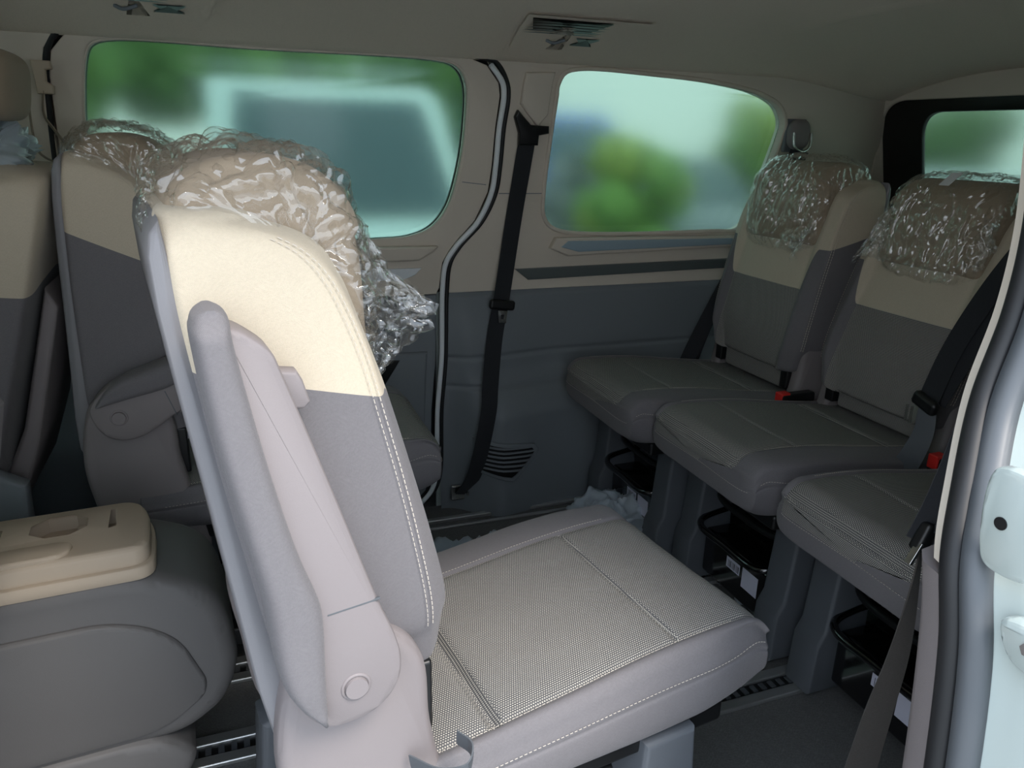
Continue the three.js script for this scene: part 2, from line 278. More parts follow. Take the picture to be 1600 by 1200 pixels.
{ // far front quarter: B pillar and front door, forward of the sliding door
  const w = structGroup('wall_front_far', 'far door pillar and front door inside trim');
  mesh('pillar_trim', wallPanel([[-0.62, 0.656], [-0.335, 0.656], [-0.322, 1.17], [-0.315, 1.22], [-0.29, 1.246], [-0.55, 1.246]], { thick: 0.05, inset: 0.006 }), M.plTrim, w);
  mesh('lower_panel', wallPanel([[-2.05, 0], [-0.33, 0], [-0.33, 0.655], [-2.05, 0.655]], { thick: 0.05 }), M.plDark, w);
  mesh('window_frame', wallPanel([[-2.05, 0.657], [-0.62, 0.657], [-0.55, 1.246], [-1.35, 1.246], [-2.05, 0.75]], { holes: [[[-1.8, 0.8], [-0.69, 0.8], [-0.64, 1.2], [-1.3, 1.2]]], thick: 0.04 }), M.plDark, w);
  mesh('window_pane', wallPanel([[-1.82, 0.79], [-0.68, 0.79], [-0.63, 1.21], [-1.3, 1.21]], { inset: -0.03, thick: 0.006, r: 0 }), M.glass, w);
}
{ // near side: rear quarter behind the open door, and front door
  const w = structGroup('wall_near', 'near side quarter trim behind the open doorway');
  mesh('upper_panel', wallPanel([[0.70, 0.656], [2.0, 0.656], [2.0, 1.246], [0.76, 1.246], [0.75, 1.0]], { holes: [shapeOf(quartWin.map(([x, y]) => [x + 0.06, y]), true, 80)], thick: 0.05, near: true }), M.plTrim, w);
  mesh('lower_panel', wallPanel([[0.66, 0], [2.0, 0], [2.0, 0.655], [0.68, 0.655]], { thick: 0.05, near: true }), M.plDark, w);
  mesh('window_pane', wallPanel(shapeOf(quartWin.map(([x, y]) => [x + 0.06, y]), true, 80), { inset: -0.03, thick: 0.006, r: 0, near: true }), M.glass, w);
  const f = structGroup('wall_front_near', 'near front door and pillar forward of the doorway');
  mesh('lower_panel', wallPanel([[-2.05, 0], [-0.62, 0], [-0.62, 0.70], [-2.05, 0.70]], { thick: 0.05, near: true }), M.plDark, f);
  mesh('window_frame', wallPanel([[-2.05, 0.70], [-0.62, 0.70], [-0.62, 1.246], [-1.35, 1.246], [-2.05, 0.75]], { holes: [[[-1.8, 0.8], [-0.76, 0.8], [-0.74, 1.2], [-1.3, 1.2]]], thick: 0.04, near: true }), M.plTrim, f);
  mesh('window_pane', wallPanel([[-1.82, 0.79], [-0.75, 0.79], [-0.73, 1.21], [-1.3, 1.21]], { inset: -0.03, thick: 0.006, r: 0, near: true }), M.glass, f);
}
{ // front bulkhead, dashboard line and windscreen
  const w = structGroup('wall_front', 'dashboard bulkhead under the windscreen');
  mesh('bulkhead', box(-2.1, -2.0, -0.03, 0.8, -0.86, 0.82, 0.02), M.plDark, w);
  const s = structGroup('window_3', 'windscreen at the front of the cabin');
  mesh('pane', loft([[V(-2.05, 0.8, -0.8), V(-2.05, 0.8, 0.76), V(-1.9, 1.32, 0.66), V(-1.9, 1.32, -0.7)], [V(-2.056, 0.8, -0.8), V(-2.056, 0.8, 0.76), V(-1.906, 1.32, 0.66), V(-1.906, 1.32, -0.7)]]), M.glass, s);
}
{ // tailgate: pillars, black glass border, pane
  const t = structGroup('wall_rear', 'tailgate inside with beige corner pillars and black window border');
  const X = (y) => 2.0 - 0.10 * clamp((y - 0.8) / 0.4);
  const lay = (g) => { const p = g.attributes.position; for (let i = 0; i < p.count; i++) { const z = p.getX(i), y = p.getY(i), d = p.getZ(i); p.setXYZ(i, X(y) - d, y, z); } return boxUV(toCreasedNormals(g, 0.5)); };
  const rr = (z0, z1, y0, y1, r) => { const s = new THREE.Shape(); s.moveTo(z0 + r, y0); s.lineTo(z1 - r, y0); s.quadraticCurveTo(z1, y0, z1, y0 + r); s.lineTo(z1, y1 - r); s.quadraticCurveTo(z1, y1, z1 - r, y1); s.lineTo(z0 + r, y1); s.quadraticCurveTo(z0, y1, z0, y1 - r); s.lineTo(z0, y0 + r); s.quadraticCurveTo(z0, y0, z0 + r, y0); return s; };
  mesh('pillar_trim', lay(slab(rr(-0.84, 0.80, -0.02, 1.27, 0.04), -0.03, 0.0, 0.004, false, [rr(-0.745, 0.705, 0.74, 1.198, 0.10)])), M.plTrim, t);
  mesh('glass_border', lay(slab(rr(-0.76, 0.72, 0.72, 1.21, 0.1), -0.028, -0.008, 0.003, false, [rr(-0.60, 0.56, 0.80, 1.165, 0.07)])), M.black, t);
  mesh('lower_panel', lay(slab(rr(-0.82, 0.78, 0.0, 0.735, 0.03), -0.01, 0.02, 0.006)), M.plDark, t);
  const g = structGroup('window_2', 'tailgate window with rounded corners');
  mesh('pane', lay(slab(rr(-0.62, 0.58, 0.78, 1.18, 0.08), -0.026, -0.018, 0)), M.glass, g);
}
// near door aperture: pillar trim, seal, rubber, white body
const nearEdge = [[0.50, 1.285, 0.60], [0.58, 1.275, 0.612], [0.63, 1.255, 0.627], [0.658, 1.225, 0.645], [0.67, 1.195, 0.660], [0.674, 1.16, 0.671], [0.672, 1.09, 0.684], [0.668, 1.0, 0.698], [0.661, 0.93, 0.702], [0.63, 0.854, 0.713], [0.575, 0.786, 0.755], [0.549, 0.743, 0.778], [0.541, 0.672, 0.80], [0.540, 0.47, 0.820], [0.535, 0.3, 0.83], [0.53, 0.12, 0.835], [0.53, -0.02, 0.835]];
{
  const c = curvePts(nearEdge, 120);
  const band = (prof, a, b) => boxUV(toCreasedNormals(plain(loft(c.slice(a, b).map((p) => prof.map(([x, z]) => V(p.x + x, p.y, p.z + z))), { closed: true })), 0.6));
  const cut = c.findIndex((p) => p.y < 0.725);
  const t = structGroup('trim_3', 'beige and grey pillar trim on the rear side of the open doorway');
  mesh('upper_trim', band([[0.0, -0.010], [0.005, -0.024], [0.02, -0.034], [0.12, -0.055], [0.12, -0.02], [0.03, -0.004]], 0, cut), M.plTrim, t);
  mesh('lower_trim', band([[0.0, -0.010], [0.006, -0.036], [0.022, -0.052], [0.14, -0.07], [0.14, -0.02], [0.03, -0.004]], cut, 121), M.plGrey, t);
  struct('trim_4', tube(c, 0.011, 200, 10), M.rubber, 'black rubber seal on the near door pillar');
  struct('trim_5', loft(c.map((p) => [[0.002, 0.006], [-0.008, 0.012], [-0.010, 0.022], [-0.004, 0.030], [0.006, 0.032], [0.014, 0.02]].map(([x, z]) => V(p.x + x, p.y, p.z + z)))), M.rubberGrey, 'grey double rubber lip outside the near door seal');
  const w = structGroup('wall_body', 'white painted door jamb and rear side panel');
  mesh('jamb', band([[0.006, 0.028], [0.010, 0.05], [0.012, 0.10], [0.03, 0.135], [0.06, 0.145], [1.4, 0.16], [1.4, 0.12], [0.05, 0.10]], 0, 121), M.white, w);
  const plate = mesh('striker_plate', boxUV(slab([[0.800, 0.835], [0.842, 0.835], [0.85, 0.82], [0.85, 0.765], [0.838, 0.755], [0.808, 0.755], [0.800, 0.77]], 0, 0.016, 0.005, true).rotateY(-Math.PI / 2).translate(0.556, 0, 0)), M.white, w);
  mesh('bracket', boxUV(slab([[0.834, 0.722], [0.872, 0.729], [0.89, 0.716], [0.88, 0.692], [0.847, 0.694]], 0, 0.02, 0.006, true).rotateY(-Math.PI / 2).translate(0.556, 0, 0)), M.white, w);
  mesh('bolt', moved(new THREE.CylinderGeometry(0.006, 0.007, 0.006, 6).rotateZ(Math.PI / 2), 0.538, 0.712, 0.860), M.metal, w);
  mesh('hole', moved(new THREE.CylinderGeometry(0.0052, 0.0052, 0.004, 20).rotateZ(Math.PI / 2), 0.541, 0.795, 0.815), M.black, w);
}

// ------------------------------------------------------------------ seats (own axes: faces +x, z across, origin on the floor)
const tab = (T) => (y) => { if (y <= T[0][0]) return T[0][1]; for (let i = 0; i + 1 < T.length; i++) if (y <= T[i + 1][0]) { const t = (y - T[i][0]) / (T[i + 1][0] - T[i][0]); return lerp(T[i][1], T[i + 1][1], t); } return T[T.length - 1][1]; };
const smoothTab = (T) => { const c = new THREE.SplineCurve(T.map(([y, x]) => new THREE.Vector2(y, x))), P = c.getPoints(200).map((p) => [p.x, p.y]); return tab(P); };
const xRear = smoothTab([[0.50, -0.008], [0.56, -0.012], [0.66, -0.026], [0.78, -0.045], [0.874, -0.058], [0.943, -0.067], [1.0, -0.070]]);
const xSide = smoothTab([[0.50, 0.145], [0.57, 0.146], [0.625, 0.142], [0.702, 0.128], [0.767, 0.114], [0.828, 0.099], [0.873, 0.088], [0.915, 0.074], [0.95, 0.058], [0.973, 0.038], [0.987, 0.012], [0.999, -0.035]]);
const xFront = smoothTab([[0.50, 0.165], [0.572, 0.170], [0.604, 0.170], [0.672, 0.155], [0.75, 0.135], [0.837, 0.111], [0.906, 0.088], [0.95, 0.072], [0.98, 0.05], [1.0, 0.0]]);
const HW = 0.172, zSide = smoothTab([[0.50, 0.150], [0.56, 0.160], [0.62, HW], [0.85, HW], [0.95, 0.168], [0.985, 0.160], [1.0, 0.145]]);
function backLoft() {
  const secs = [], Y = [];
  for (let i = 0; i <= 90; i++) Y.push(lerp(0.53, 0.995, i / 90));
  const section = (y, k = 1) => {
    const r = xRear(y), s = Math.max(xSide(y), r + 0.02), f = Math.max(xFront(y), s + 0.004), h = zSide(y), cx = (r + f) / 2;
    const half = [[r, 0], [r, h * 0.5], [r, h - 0.016], [r + 0.006, h - 0.003], [r + 0.016, h], [lerp(r, s, 0.5), h + 0.003], [s - 0.008, h], [s + 0.002, h - 0.0035], [lerp(s, f, 0.7), h - 0.020], [f, h - 0.032], [f - 0.006, h - 0.044], [f - 0.014, h - 0.054], [f - 0.012, h - 0.09], [f - 0.012, 0.02]];
    const pts = [...half, ...half.slice(1, -1).reverse().map(([x, z]) => [x, -z])].map(([x, z]) => V(cx + (x - cx) * k, y, z * k));
    const c = new THREE.CatmullRomCurve3(pts, true, 'centripetal'); const o = c.getPoints(140); o.pop(); return o;
  };
  for (const [dy, k] of [[-0.012, 0.86], [-0.009, 0.94], [-0.004, 0.985]]) secs.push(section(0.53, k).map((p) => p.setY(0.53 + dy)));
  for (const y of Y) secs.push(section(y));
  for (const [dy, k] of [[0.004, 0.97], [0.008, 0.92], [0.011, 0.82], [0.013, 0.6]]) secs.push(section(0.995, k).map((p) => p.setY(0.995 + dy)));
  secs.reverse();
  return loft(secs);
}
// where the beige top cloth ends: level across the front, rising over the wings and to the rear
const beigeEdge = (x, z) => { const a = Math.abs(z), front = 0.735 + 0.105 * sstep(0.122, 0.148, a); return Math.max(front, 0) + (a > 0.12 ? 0.26 * Math.max(0, xSide(0.84) - x) : 0); };
const backInsertEdge = (y) => 0.103;
function cushionLoft() {
  const secs = [], H = 0.205;
  const top = (x) => 0.452 - 0.034 * sstep(0.46, 0.06, x) + 0.012 * sstep(0.3, 0.55, x) - 0.050 * clamp((x - 0.575) / 0.06) ** 2.6;
  const bot = (x) => 0.335 + 0.008 * sstep(0.40, 0.60, x) + 0.028 * clamp((x - 0.56) / 0.075) ** 2.5;
  const sec = (x, k = 1) => {
    const t = top(x), b = bot(x), h = H - 0.012 * sstep(0.5, 0.62, x) - 0.004 * sstep(0.3, 0.1, x), m = (t + b) / 2;
    const half = (q) => [[0, t], [0.05, t], [0.10, t + 0.002], [q - 0.008, t + 0.001], [q, t - 0.002], [q + 0.007, t + 0.002], [Math.max(q + 0.014, 0.176), t + 0.001], [h - 0.008, t - 0.008], [h - 0.005, t - 0.018], [h - 0.001, lerp(t, b, 0.32)], [h - 0.002, lerp(t, b, 0.38)], [h, lerp(t, b, 0.42)], [h - 0.002, lerp(t, b, 0.75)], [h - 0.014, b + 0.006], [h - 0.05, b], [0.08, b]];
    const pts = [...half(0.176), [0, b], ...half(0.122).slice(1).reverse().map(([z, y]) => [-z, y])].map(([z, y]) => V(x, m + (y - m) * k, z * k));
    const c = new THREE.CatmullRomCurve3(pts, true, 'centripetal'), o = c.getPoints(150); o.pop(); return o;
  };
  for (const [dx, k] of [[-0.008, 0.9], [-0.003, 0.97]]) secs.push(sec(0.06, k).map((p) => p.setX(0.06 + dx)));
  for (let i = 0; i <= 230; i++) secs.push(sec(lerp(0.06, 0.622, i / 230)));
  for (const [dx, k] of [[0.003, 0.96], [0.006, 0.9], [0.008, 0.8]]) secs.push(sec(0.622, k).map((p) => p.setX(0.622 + dx)));
  // sewn grooves across the insert
  for (const s of secs) for (const p of s) if (p.y > 0.40) { const a = sstep(0.152, 0.142, Math.abs(p.z - 0.027)); p.y -= a * (0.011 * Math.exp(-(((p.x - 0.217) / 0.0075) ** 2)) + 0.0045 * Math.exp(-(((p.x - 0.474) / 0.0035) ** 2))); }
  return loft(secs);
}
const cushionTop = (x) => 0.452 - 0.034 * sstep(0.46, 0.06, x) + 0.012 * sstep(0.3, 0.55, x) - 0.050 * clamp((x - 0.575) / 0.06) ** 2.6;
const BACK = backLoft(), CUSH = cushionLoft();
const seamY = (x) => lerp(cushionTop(x), 0.345 + 0.03 * sstep(0.55, 0.62, x), 0.36);
const [insertG, coverG] = clip(CUSH, (x, y, z) => Math.min(0.149 - Math.abs(z - 0.027), y - 0.405, x - 0.0));
const [upperG, lowerG] = clip(BACK, (x, y, z) => y - beigeEdge(x, z));
const [backInsG, backCovG] = clip(lowerG, (x, y, z) => Math.min(0.122 - Math.abs(z), x - lerp(0.05, 0.0, clamp((y - 0.5) / 0.5))));
const headrestProfile = [[-0.060, 0.985], [-0.058, 1.012], [-0.036, 1.036], [0.018, 1.047], [0.064, 1.036], [0.092, 1.010], [0.104, 0.965], [0.108, 0.90], [0.108, 0.852], [0.092, 0.840], [0.074, 0.862], [0.060, 0.93], [0.035, 0.972], [-0.02, 0.978]];
function headrestGeo() {
  const g = slab(headrestProfile, -0.128, 0.128, 0.022, true), p = g.attributes.position;
  for (let i = 0; i < p.count; i++) { const z = p.getZ(i), y = p.getY(i); p.setZ(i, z * (1 - 0.10 * sstep(0.98, 1.05, y)) ); p.setX(i, p.getX(i) - 0.012 * (z / 0.128) ** 2 * (y < 0.98 ? 0.6 : 0)); }
  return toCreasedNormals(g, 0.9);
}
const HEAD = headrestGeo();
const pivotXY = [0.05, 0.58];
function makeSeat(name, label, pos, turn, o = {}) {
  const s = thing(name, label, 'seat', pos, turn, o.group), L = o.lean || 0;
  const drop = o.drop || 0, wide = o.wide || 1, lean = (g) => boxUV(plain(g).clone().scale(1, 1, wide).translate(-0.03, -0.55 - drop, 0).rotateZ(-L).translate(0.03, 0.55, 0));
  // cushion
  mesh('cushion_insert', boxUV(insertG.clone()), M.fabDot, s);
  const cov = mesh('cushion_cover', boxUV(coverG.clone()), M.fabGrey, s);
  const seam = []; for (let i = 0; i <= 30; i++) { const x = lerp(0.1, 0.615, i / 30), h = 0.205 - 0.012 * sstep(0.5, 0.62, x); seam.push(V(x, seamY(x) + 0.004, h + 0.0004)); }
  mesh('stitching', merge([stitches(seam), stitches(seam.map((p) => V(p.x, p.y, -p.z))), ...[-1, 1].map((k) => stitches([0.1, 0.2, 0.3, 0.4, 0.5, 0.56].map((x) => V(x, cushionTop(x) + 0.0035, k * 0.149 + 0.027 + k * 0.004)), 0.003, 0.002, 0.0004)), stitches([-0.185, -0.17, 0, 0.17, 0.185].map((z) => V(0.6302 - (Math.abs(z) > 0.18 ? 0.012 : 0), 0.404, z)))]), M.stitch, cov);
  // backrest
  mesh('back_upper', lean(upperG), M.fabBeige, s);
  const bc = mesh('back_cover', lean(backCovG), M.fabGrey, s);
  mesh('back_insert', lean(backInsG), M.fabDot, s);
  const st = []; for (let i = 0; i <= 40; i++) { const y = lerp(0.585, 0.985, i / 40); st.push(V(xSide(y) - 0.001, y, zSide(y) + 0.0012)); }
  const st2 = st.map((p) => V(p.x - 0.006, p.y - 0.001, p.z + 0.0012));
  mesh('stitching', lean(merge([stitches(st, 0.004, 0.0022, 0.0005), stitches(st2, 0.004, 0.0022, 0.0004), ...[st, st2].map((a) => stitches(a.map((p) => V(p.x, p.y, -p.z)), 0.0045, 0.002, 0.0006))])), M.stitch, bc);
  const shell = slab([[-0.068, 1.001], [-0.076, 0.99], [-0.079, 0.972], [-0.077, 0.93], [-0.067, 0.846], [-0.054, 0.748], [-0.041, 0.645], [-0.030, 0.555], [-0.020, 0.50], [-0.006, 0.48], [0.012, 0.50], [0.004, 0.56], [-0.018, 0.66], [-0.038, 0.78], [-0.052, 0.874], [-0.060, 0.943]], -0.164, 0.164, 0.007);
  mesh('back_shell', lean(shell), M.plShell, s);
  mesh('headrest', lean(HEAD), M.leather, s);
  // hinge covers beside the cushion and lower back strip
  for (const k of [-1, 1]) {
    const hc = slab([[-0.012, 0.56], [0.005, 0.60], [0.05, 0.62], [0.10, 0.60], [0.128, 0.56], [0.135, 0.48], [0.15, 0.40], [0.17, 0.30], [0.15, 0.25], [0.06, 0.24], [0.01, 0.28], [-0.012, 0.40], [-0.022, 0.48]], k > 0 ? 0.150 : -0.192, k > 0 ? 0.192 : -0.150, 0.014, true);
    mesh('hinge_cover', boxUV(hc), M.plGrey, s);
  }
  const strip = mesh('lower_strip', boxUV(box(0.10, 0.135, 0.43, 0.56, -0.13, 0.13, 0.01)), M.fabDot, s);
  for (const k of [-1, 1]) { const a = mesh('anchor_cover', boxUV(box(0.105, 0.148, 0.44, 0.53, k * 0.145 - 0.014, k * 0.145 + 0.014, 0.004)), M.black, s); mesh('anchor_mark', box(0.1475, 0.149, 0.505, 0.523, k * 0.145 - 0.008, k * 0.145 + 0.008, 0.0005), M.label, a); }
  // base: side plates, feet, cross tubes
  for (const k of [-1, 1]) {
    const zc = k * 0.165;
    mesh('foot_cover', boxUV(slab([[0.40, 0.0], [0.395, 0.11], [0.41, 0.13], [0.42, 0.335], [0.50, 0.335], [0.515, 0.14], [0.53, 0.11], [0.535, 0.0]], zc - 0.036, zc + 0.036, 0.008)), M.plDark2, s);
    mesh('foot_cover', boxUV(slab([[0.0, 0.0], [-0.01, 0.11], [0.0, 0.26], [0.13, 0.30], [0.16, 0.14], [0.17, 0.0]], zc - 0.032, zc + 0.032, 0.012)), M.plDark2, s);
    mesh('side_rail', box(0.10, 0.44, 0.06, 0.10, zc - 0.02, zc + 0.02, 0.005), M.black, s);
  }
  mesh('seat_pan', box(0.08, 0.56, 0.31, 0.345, -0.185, 0.185, 0.008), M.black, s);
  mesh('release_bar', tube([[0.36, 0.20, -0.128], [0.50, 0.175, -0.125], [0.522, 0.17, -0.10], [0.525, 0.17, 0], [0.522, 0.17, 0.10], [0.50, 0.175, 0.125], [0.36, 0.20, 0.128]], 0.0085, 80, 10), M.gloss, s);
  mesh('release_bar', tube([[0.30, 0.255, -0.128], [0.46, 0.24, -0.12], [0.48, 0.235, 0], [0.46, 0.24, 0.12], [0.30, 0.255, 0.128]], 0.008, 60, 8), M.black, s);
  const unit = mesh('locking_unit', box(0.40, 0.49, 0.03, 0.15, -0.125, 0.125, 0.008), M.gloss, s);
  mesh('sticker', box(0.4895, 0.4908, 0.075, 0.125, -0.085, -0.030, 0.0004), M.label, unit);
  mesh('sticker', box(0.4895, 0.4908, 0.095, 0.122, -0.02, 0.03, 0.0004), M.label, unit);
  for (let i = 0; i < 9; i++) mesh('barcode_bar', box(0.4905, 0.4912, 0.099, 0.116, -0.017 + i * 0.0048, -0.0145 + i * 0.0048 - (i % 3) * 0.0007, 0.0002), M.black, unit);
  mesh('tread_plate', box(0.20, 0.40, 0.02, 0.06, -0.13, 0.13, 0.005), M.black, s);
  if (o.buckle) {
    const z = o.buckle, b = mesh('buckle', boxUV(box(0.10, 0.205, 0.395, 0.447, z - 0.014, z + 0.014, 0.006)), M.black, s); mesh('red_button', box(0.178, 0.2085, 0.420, 0.451, z - 0.012, z + 0.012, 0.003), M.red, b);
    b.rotation.z = 0;
  }
  if (o.arm !== undefined) for (const k of o.armSides || [1]) armrest(s, k, o.arm, L);
  return s;
}
function armrest(s, k, angle, L) { // angle 0: folded up beside the backrest
  const put = (g) => { g = plain(g).clone(); if (k < 0) { g.scale(1, 1, -1); const p = g.attributes.position, n = g.attributes.normal; for (let i = 0; i < p.count; i += 3) for (const a of [p, n]) { const t = [a.getX(i), a.getY(i), a.getZ(i)]; a.setXYZ(i, a.getX(i + 2), a.getY(i + 2), a.getZ(i + 2)); a.setXYZ(i + 2, ...t); } }
    return boxUV(g.translate(-pivotXY[0], -pivotXY[1], 0).rotateZ(-angle).translate(pivotXY[0], pivotXY[1], 0).translate(-0.03, -0.55, 0).rotateZ(angle ? 0 : -L).translate(0.03, 0.55, 0)); };
  const body = [[-0.040, 0.924], [-0.030, 0.926], [-0.014, 0.916], [-0.003, 0.905], [0.004, 0.886], [0.038, 0.779], [0.074, 0.661], [0.088, 0.622], [0.0935, 0.592], [0.088, 0.566], [0.070, 0.547], [0.045, 0.540], [0.02, 0.543], [-0.005, 0.575], [-0.018, 0.63], [-0.03, 0.76], [-0.04, 0.86]];
  const a = mesh('armrest', put(slab(body, 0.180, 0.222, 0.006, true)), M.plGrey, s);
  const padL = smoothTab([[0.555, 0.015], [0.565, 0.006], [0.58, -0.006], [0.612, -0.018], [0.69, -0.0255], [0.759, -0.037], [0.843, -0.051], [0.915, -0.0585], [0.932, -0.0575], [0.939, -0.054], [0.9425, -0.047]]);
  const padR = smoothTab([[0.555, 0.019], [0.565, 0.0205], [0.60, 0.0212], [0.65, 0.0225], [0.672, 0.0215], [0.69, 0.0175], [0.735, 0.004], [0.804, -0.011], [0.865, -0.022], [0.915, -0.030], [0.932, -0.031], [0.939, -0.034], [0.9425, -0.041]]);
  const secs = []; for (let i = 0; i <= 70; i++) { const y = 0.942 - (0.942 - 0.556) * (i / 70) ** 1.7, l = padL(y), q = padR(y), cx = (l + q) / 2, hx = (q - l) / 2, hz = 0.031 * Math.min(1, 0.62 + 0.38 * sstep(0.942, 0.92, y)) * (0.9 + 0.1 * sstep(0.556, 0.6, y));
    secs.push([...Array(40)].map((_, k) => { const a = k / 40 * 2 * Math.PI, c = Math.cos(a), n = Math.sin(a); return V(cx + hx * Math.sign(c) * Math.abs(c) ** 0.62, y, 0.207 + hz * Math.sign(n) * Math.abs(n) ** 0.62); })); }
  mesh('pad', put(loft(secs.reverse())), M.fabGrey, a);
  mesh('latch', put(slab([[-0.002, 0.886], [0.018, 0.883], [0.022, 0.875], [0.027, 0.856], [0.022, 0.851], [0.008, 0.851]], 0.186, 0.206, 0.004)), M.plGrey, a);
  mesh('pivot_ring', put(new THREE.TorusGeometry(0.0125, 0.002, 8, 32).translate(pivotXY[0] - 0.002, pivotXY[1], 0.2215)), M.plGrey, a);
  mesh('pivot_button', put(moved(new THREE.CylinderGeometry(0.0105, 0.0115, 0.006, 28).rotateX(Math.PI / 2), pivotXY[0] - 0.002, pivotXY[1], 0.223)), M.plGrey, a);
  mesh('joint_line', put(slab([[0.026, 0.664], [0.074, 0.668], [0.074, 0.6665], [0.026, 0.6625]], 0.219, 0.2224, 0.0003)), M.rubberGrey, a);
}
const R7 = 7 * Math.PI / 180;
const fgSeat = makeSeat('swivel_seat', 'rear-facing beige and grey seat in front, armrest folded up', [0, 0.005, 0.37], R7, { arm: 0, armSides: [1] });
const farSeat = makeSeat('swivel_seat', 'shaded rear-facing seat by the far sliding door, armrest lowered', [-0.25, 0.018, -0.41], 0, { lean: 10 * Math.PI / 180, arm: 1.33, armSides: [1] });
const rearFar = makeSeat('bench_seat', 'rear row seat under the quarter window against the far wall', [1.495, 0.012, -0.51], Math.PI, { drop: 0.032, wide: 1.13, group: 'rear row seats', lean: 0.5 * Math.PI / 180, buckle: -0.205 });
const rearMid = makeSeat('bench_seat', 'middle seat of the rear row, black belt crossing its backrest', [1.54, 0.012, -0.10], Math.PI, { drop: 0.055, wide: 1.13, group: 'rear row seats', lean: -6 * Math.PI / 180, buckle: -0.225 });
const rearNear = makeSeat('bench_seat', 'rear row seat beside the near door pillar, its backrest hidden', [1.55, 0.012, 0.34], Math.PI, { drop: 0.032, wide: 1.13, group: 'rear row seats', lean: -4 * Math.PI / 180});
// front seats, facing forward, seen from behind
function frontSeat(label, pos, lean, raise) {
  const s = thing('front_seat', label, 'seat', pos, Math.PI, 'front seats');
  const L = (g) => boxUV(plain(g).clone().translate(-0.03, -0.5, 0).rotateZ(-lean).translate(0.03, 0.5, 0));
  const wide = (g) => { const h = plain(g).clone(); h.scale(1, 1.06, 1.25); h.translate(0, -0.05, 0); return h; };
  const [up, low] = clip(wide(BACK), (x, y, z) => y - 0.845 + 0.10 * Math.abs(z));
  mesh('back_upper', L(up), M.fabBeige, s); mesh('back_lower', L(low), M.fabGrey, s);
  mesh('back_pocket', L(slab([[-0.082, 0.80], [-0.062, 0.83], [-0.03, 0.58], [0.01, 0.45], [-0.03, 0.44], [-0.055, 0.56]], -0.15, 0.15, 0.008)), M.plGrey, s);
  mesh('cushion', boxUV(plain(CUSH).clone().scale(1, 0.95, 1.1)), M.fabGrey, s);
  mesh('base', boxUV(box(0.05, 0.5, 0, 0.34, -0.2, 0.2, 0.03)), M.plDark, s);
  mesh('side_cover', boxUV(slab([[-0.04, 0.3], [-0.05, 0.5], [0.05, 0.56], [0.2, 0.42], [0.45, 0.38], [0.5, 0.28], [0.1, 0.22]], -0.235, -0.20, 0.01)), M.plDark, s);
  const h = superEllipsoid(0.05, 0.058, 0.125, 0.5, 0.45); h.translate(0.045, 1.085 + raise, 0);
  mesh('headrest', L(h), M.leather, s);
  for (const z of [-0.06, 0.06]) mesh('headrest_post', L(moved(new THREE.CylinderGeometry(0.006, 0.006, 0.18, 16), 0.045, 1.0 + raise * 0.7, z)), M.metal, s);
  return s;
}
frontSeat('front seat by the far wall with raised headrest on bright posts', [-0.40, 0, -0.41], -8 * Math.PI / 180, 0.055);
frontSeat('front seat nearest the doorway, a sliver at the picture edge', [-0.353, 0, 0.41], -6 * Math.PI / 180, 0.0);

// ------------------------------------------------------------------ plastic covers and bags
function crumple(g, amp, fr, k = 0, flat = true, sy = 1) {
  g = mergeVertices(plain(g), 1e-5); g.computeVertexNormals(); const p = g.attributes.position, n = g.attributes.normal;
  for (let i = 0; i < p.count; i++) {
    const x = p.getX(i), y0 = p.getY(i), y = y0 * sy + (sy < 1 ? 0.25 * p.getZ(i) * (1 - sy) : 0), z = p.getZ(i);
    const wx = 0.012 * noise(x * 14, y0 * 14, z * 14 + k), wz = 0.012 * noise(x * 14 + 7, y0 * 14, z * 14 - k), X = x + wx, Z = z + wz;
    const r1 = 1 - Math.abs(noise(X * fr + k, y * fr, Z * fr)), r2 = 1 - Math.abs(noise(X * fr * 2.1, y * fr * 2.1 + k, Z * fr * 2.1)), r3 = noise(x * fr * 0.6, y * fr * 0.6, z * fr * 0.6 + k);
    const d = amp * (0.85 * r1 ** 3 + 0.4 * r2 ** 3 + 0.45 * r3 - 0.4);
    p.setXYZ(i, x + n.getX(i) * d, y0 + n.getY(i) * d, z + n.getZ(i) * d);
  }
  g.computeVertexNormals(); return flat ? toCreasedNormals(g.toNonIndexed(), 0.22) : g;
}
const leanTo = (g, L, drop = 0) => g.translate(-0.03, -0.55 - drop, 0).rotateZ(-L).translate(0.03, 0.55, 0);
function coverAround(off, tall = 0) { // the headrest's own outline, grown by `off`, rounded
  const c = new THREE.CatmullRomCurve3([[-0.066, 0.978], [-0.066, 1.014], [-0.042, 1.043], [0.018, 1.055], [0.070, 1.043], [0.100, 1.014], [0.114, 0.965], [0.118, 0.90], [0.116, 0.845 - tall], [0.098, 0.832 - tall], [0.085, 0.90], [0.045, 0.968], [-0.01, 0.974]].map(([x, y]) => V(x, y, 0)), true, 'centripetal').getPoints(170); c.pop();
  const o = V(0.03, 0.965, 0), secs = [];
  for (let j = 0; j <= 130; j++) { const v = j / 130 * 2 - 1, e = Math.abs(v) ** 5, z = v * (0.134 + off); const k = 1 + off / 0.08 - 0.30 * e; secs.push(c.map((p) => V(o.x + (p.x - o.x) * k, o.y + (p.y - o.y) * k, z))); }
  const ring = (s, k, dz) => { const m = V(); s.forEach((p) => m.add(p)); m.divideScalar(s.length); return s.map((p) => p.clone().sub(m).multiplyScalar(k).add(m).add(V(0, 0, dz))); };
  const a = secs[0], b = secs[secs.length - 1], K = [0.93, 0.86, 0.78, 0.7, 0.62, 0.54, 0.46, 0.38, 0.3, 0.22, 0.14, 0.06];
  return loft([...K.map((k) => ring(a, k, -0.006 * (1 - k))).reverse(), ...secs, ...K.map((k) => ring(b, k, 0.006 * (1 - k)))], { caps: true });
}
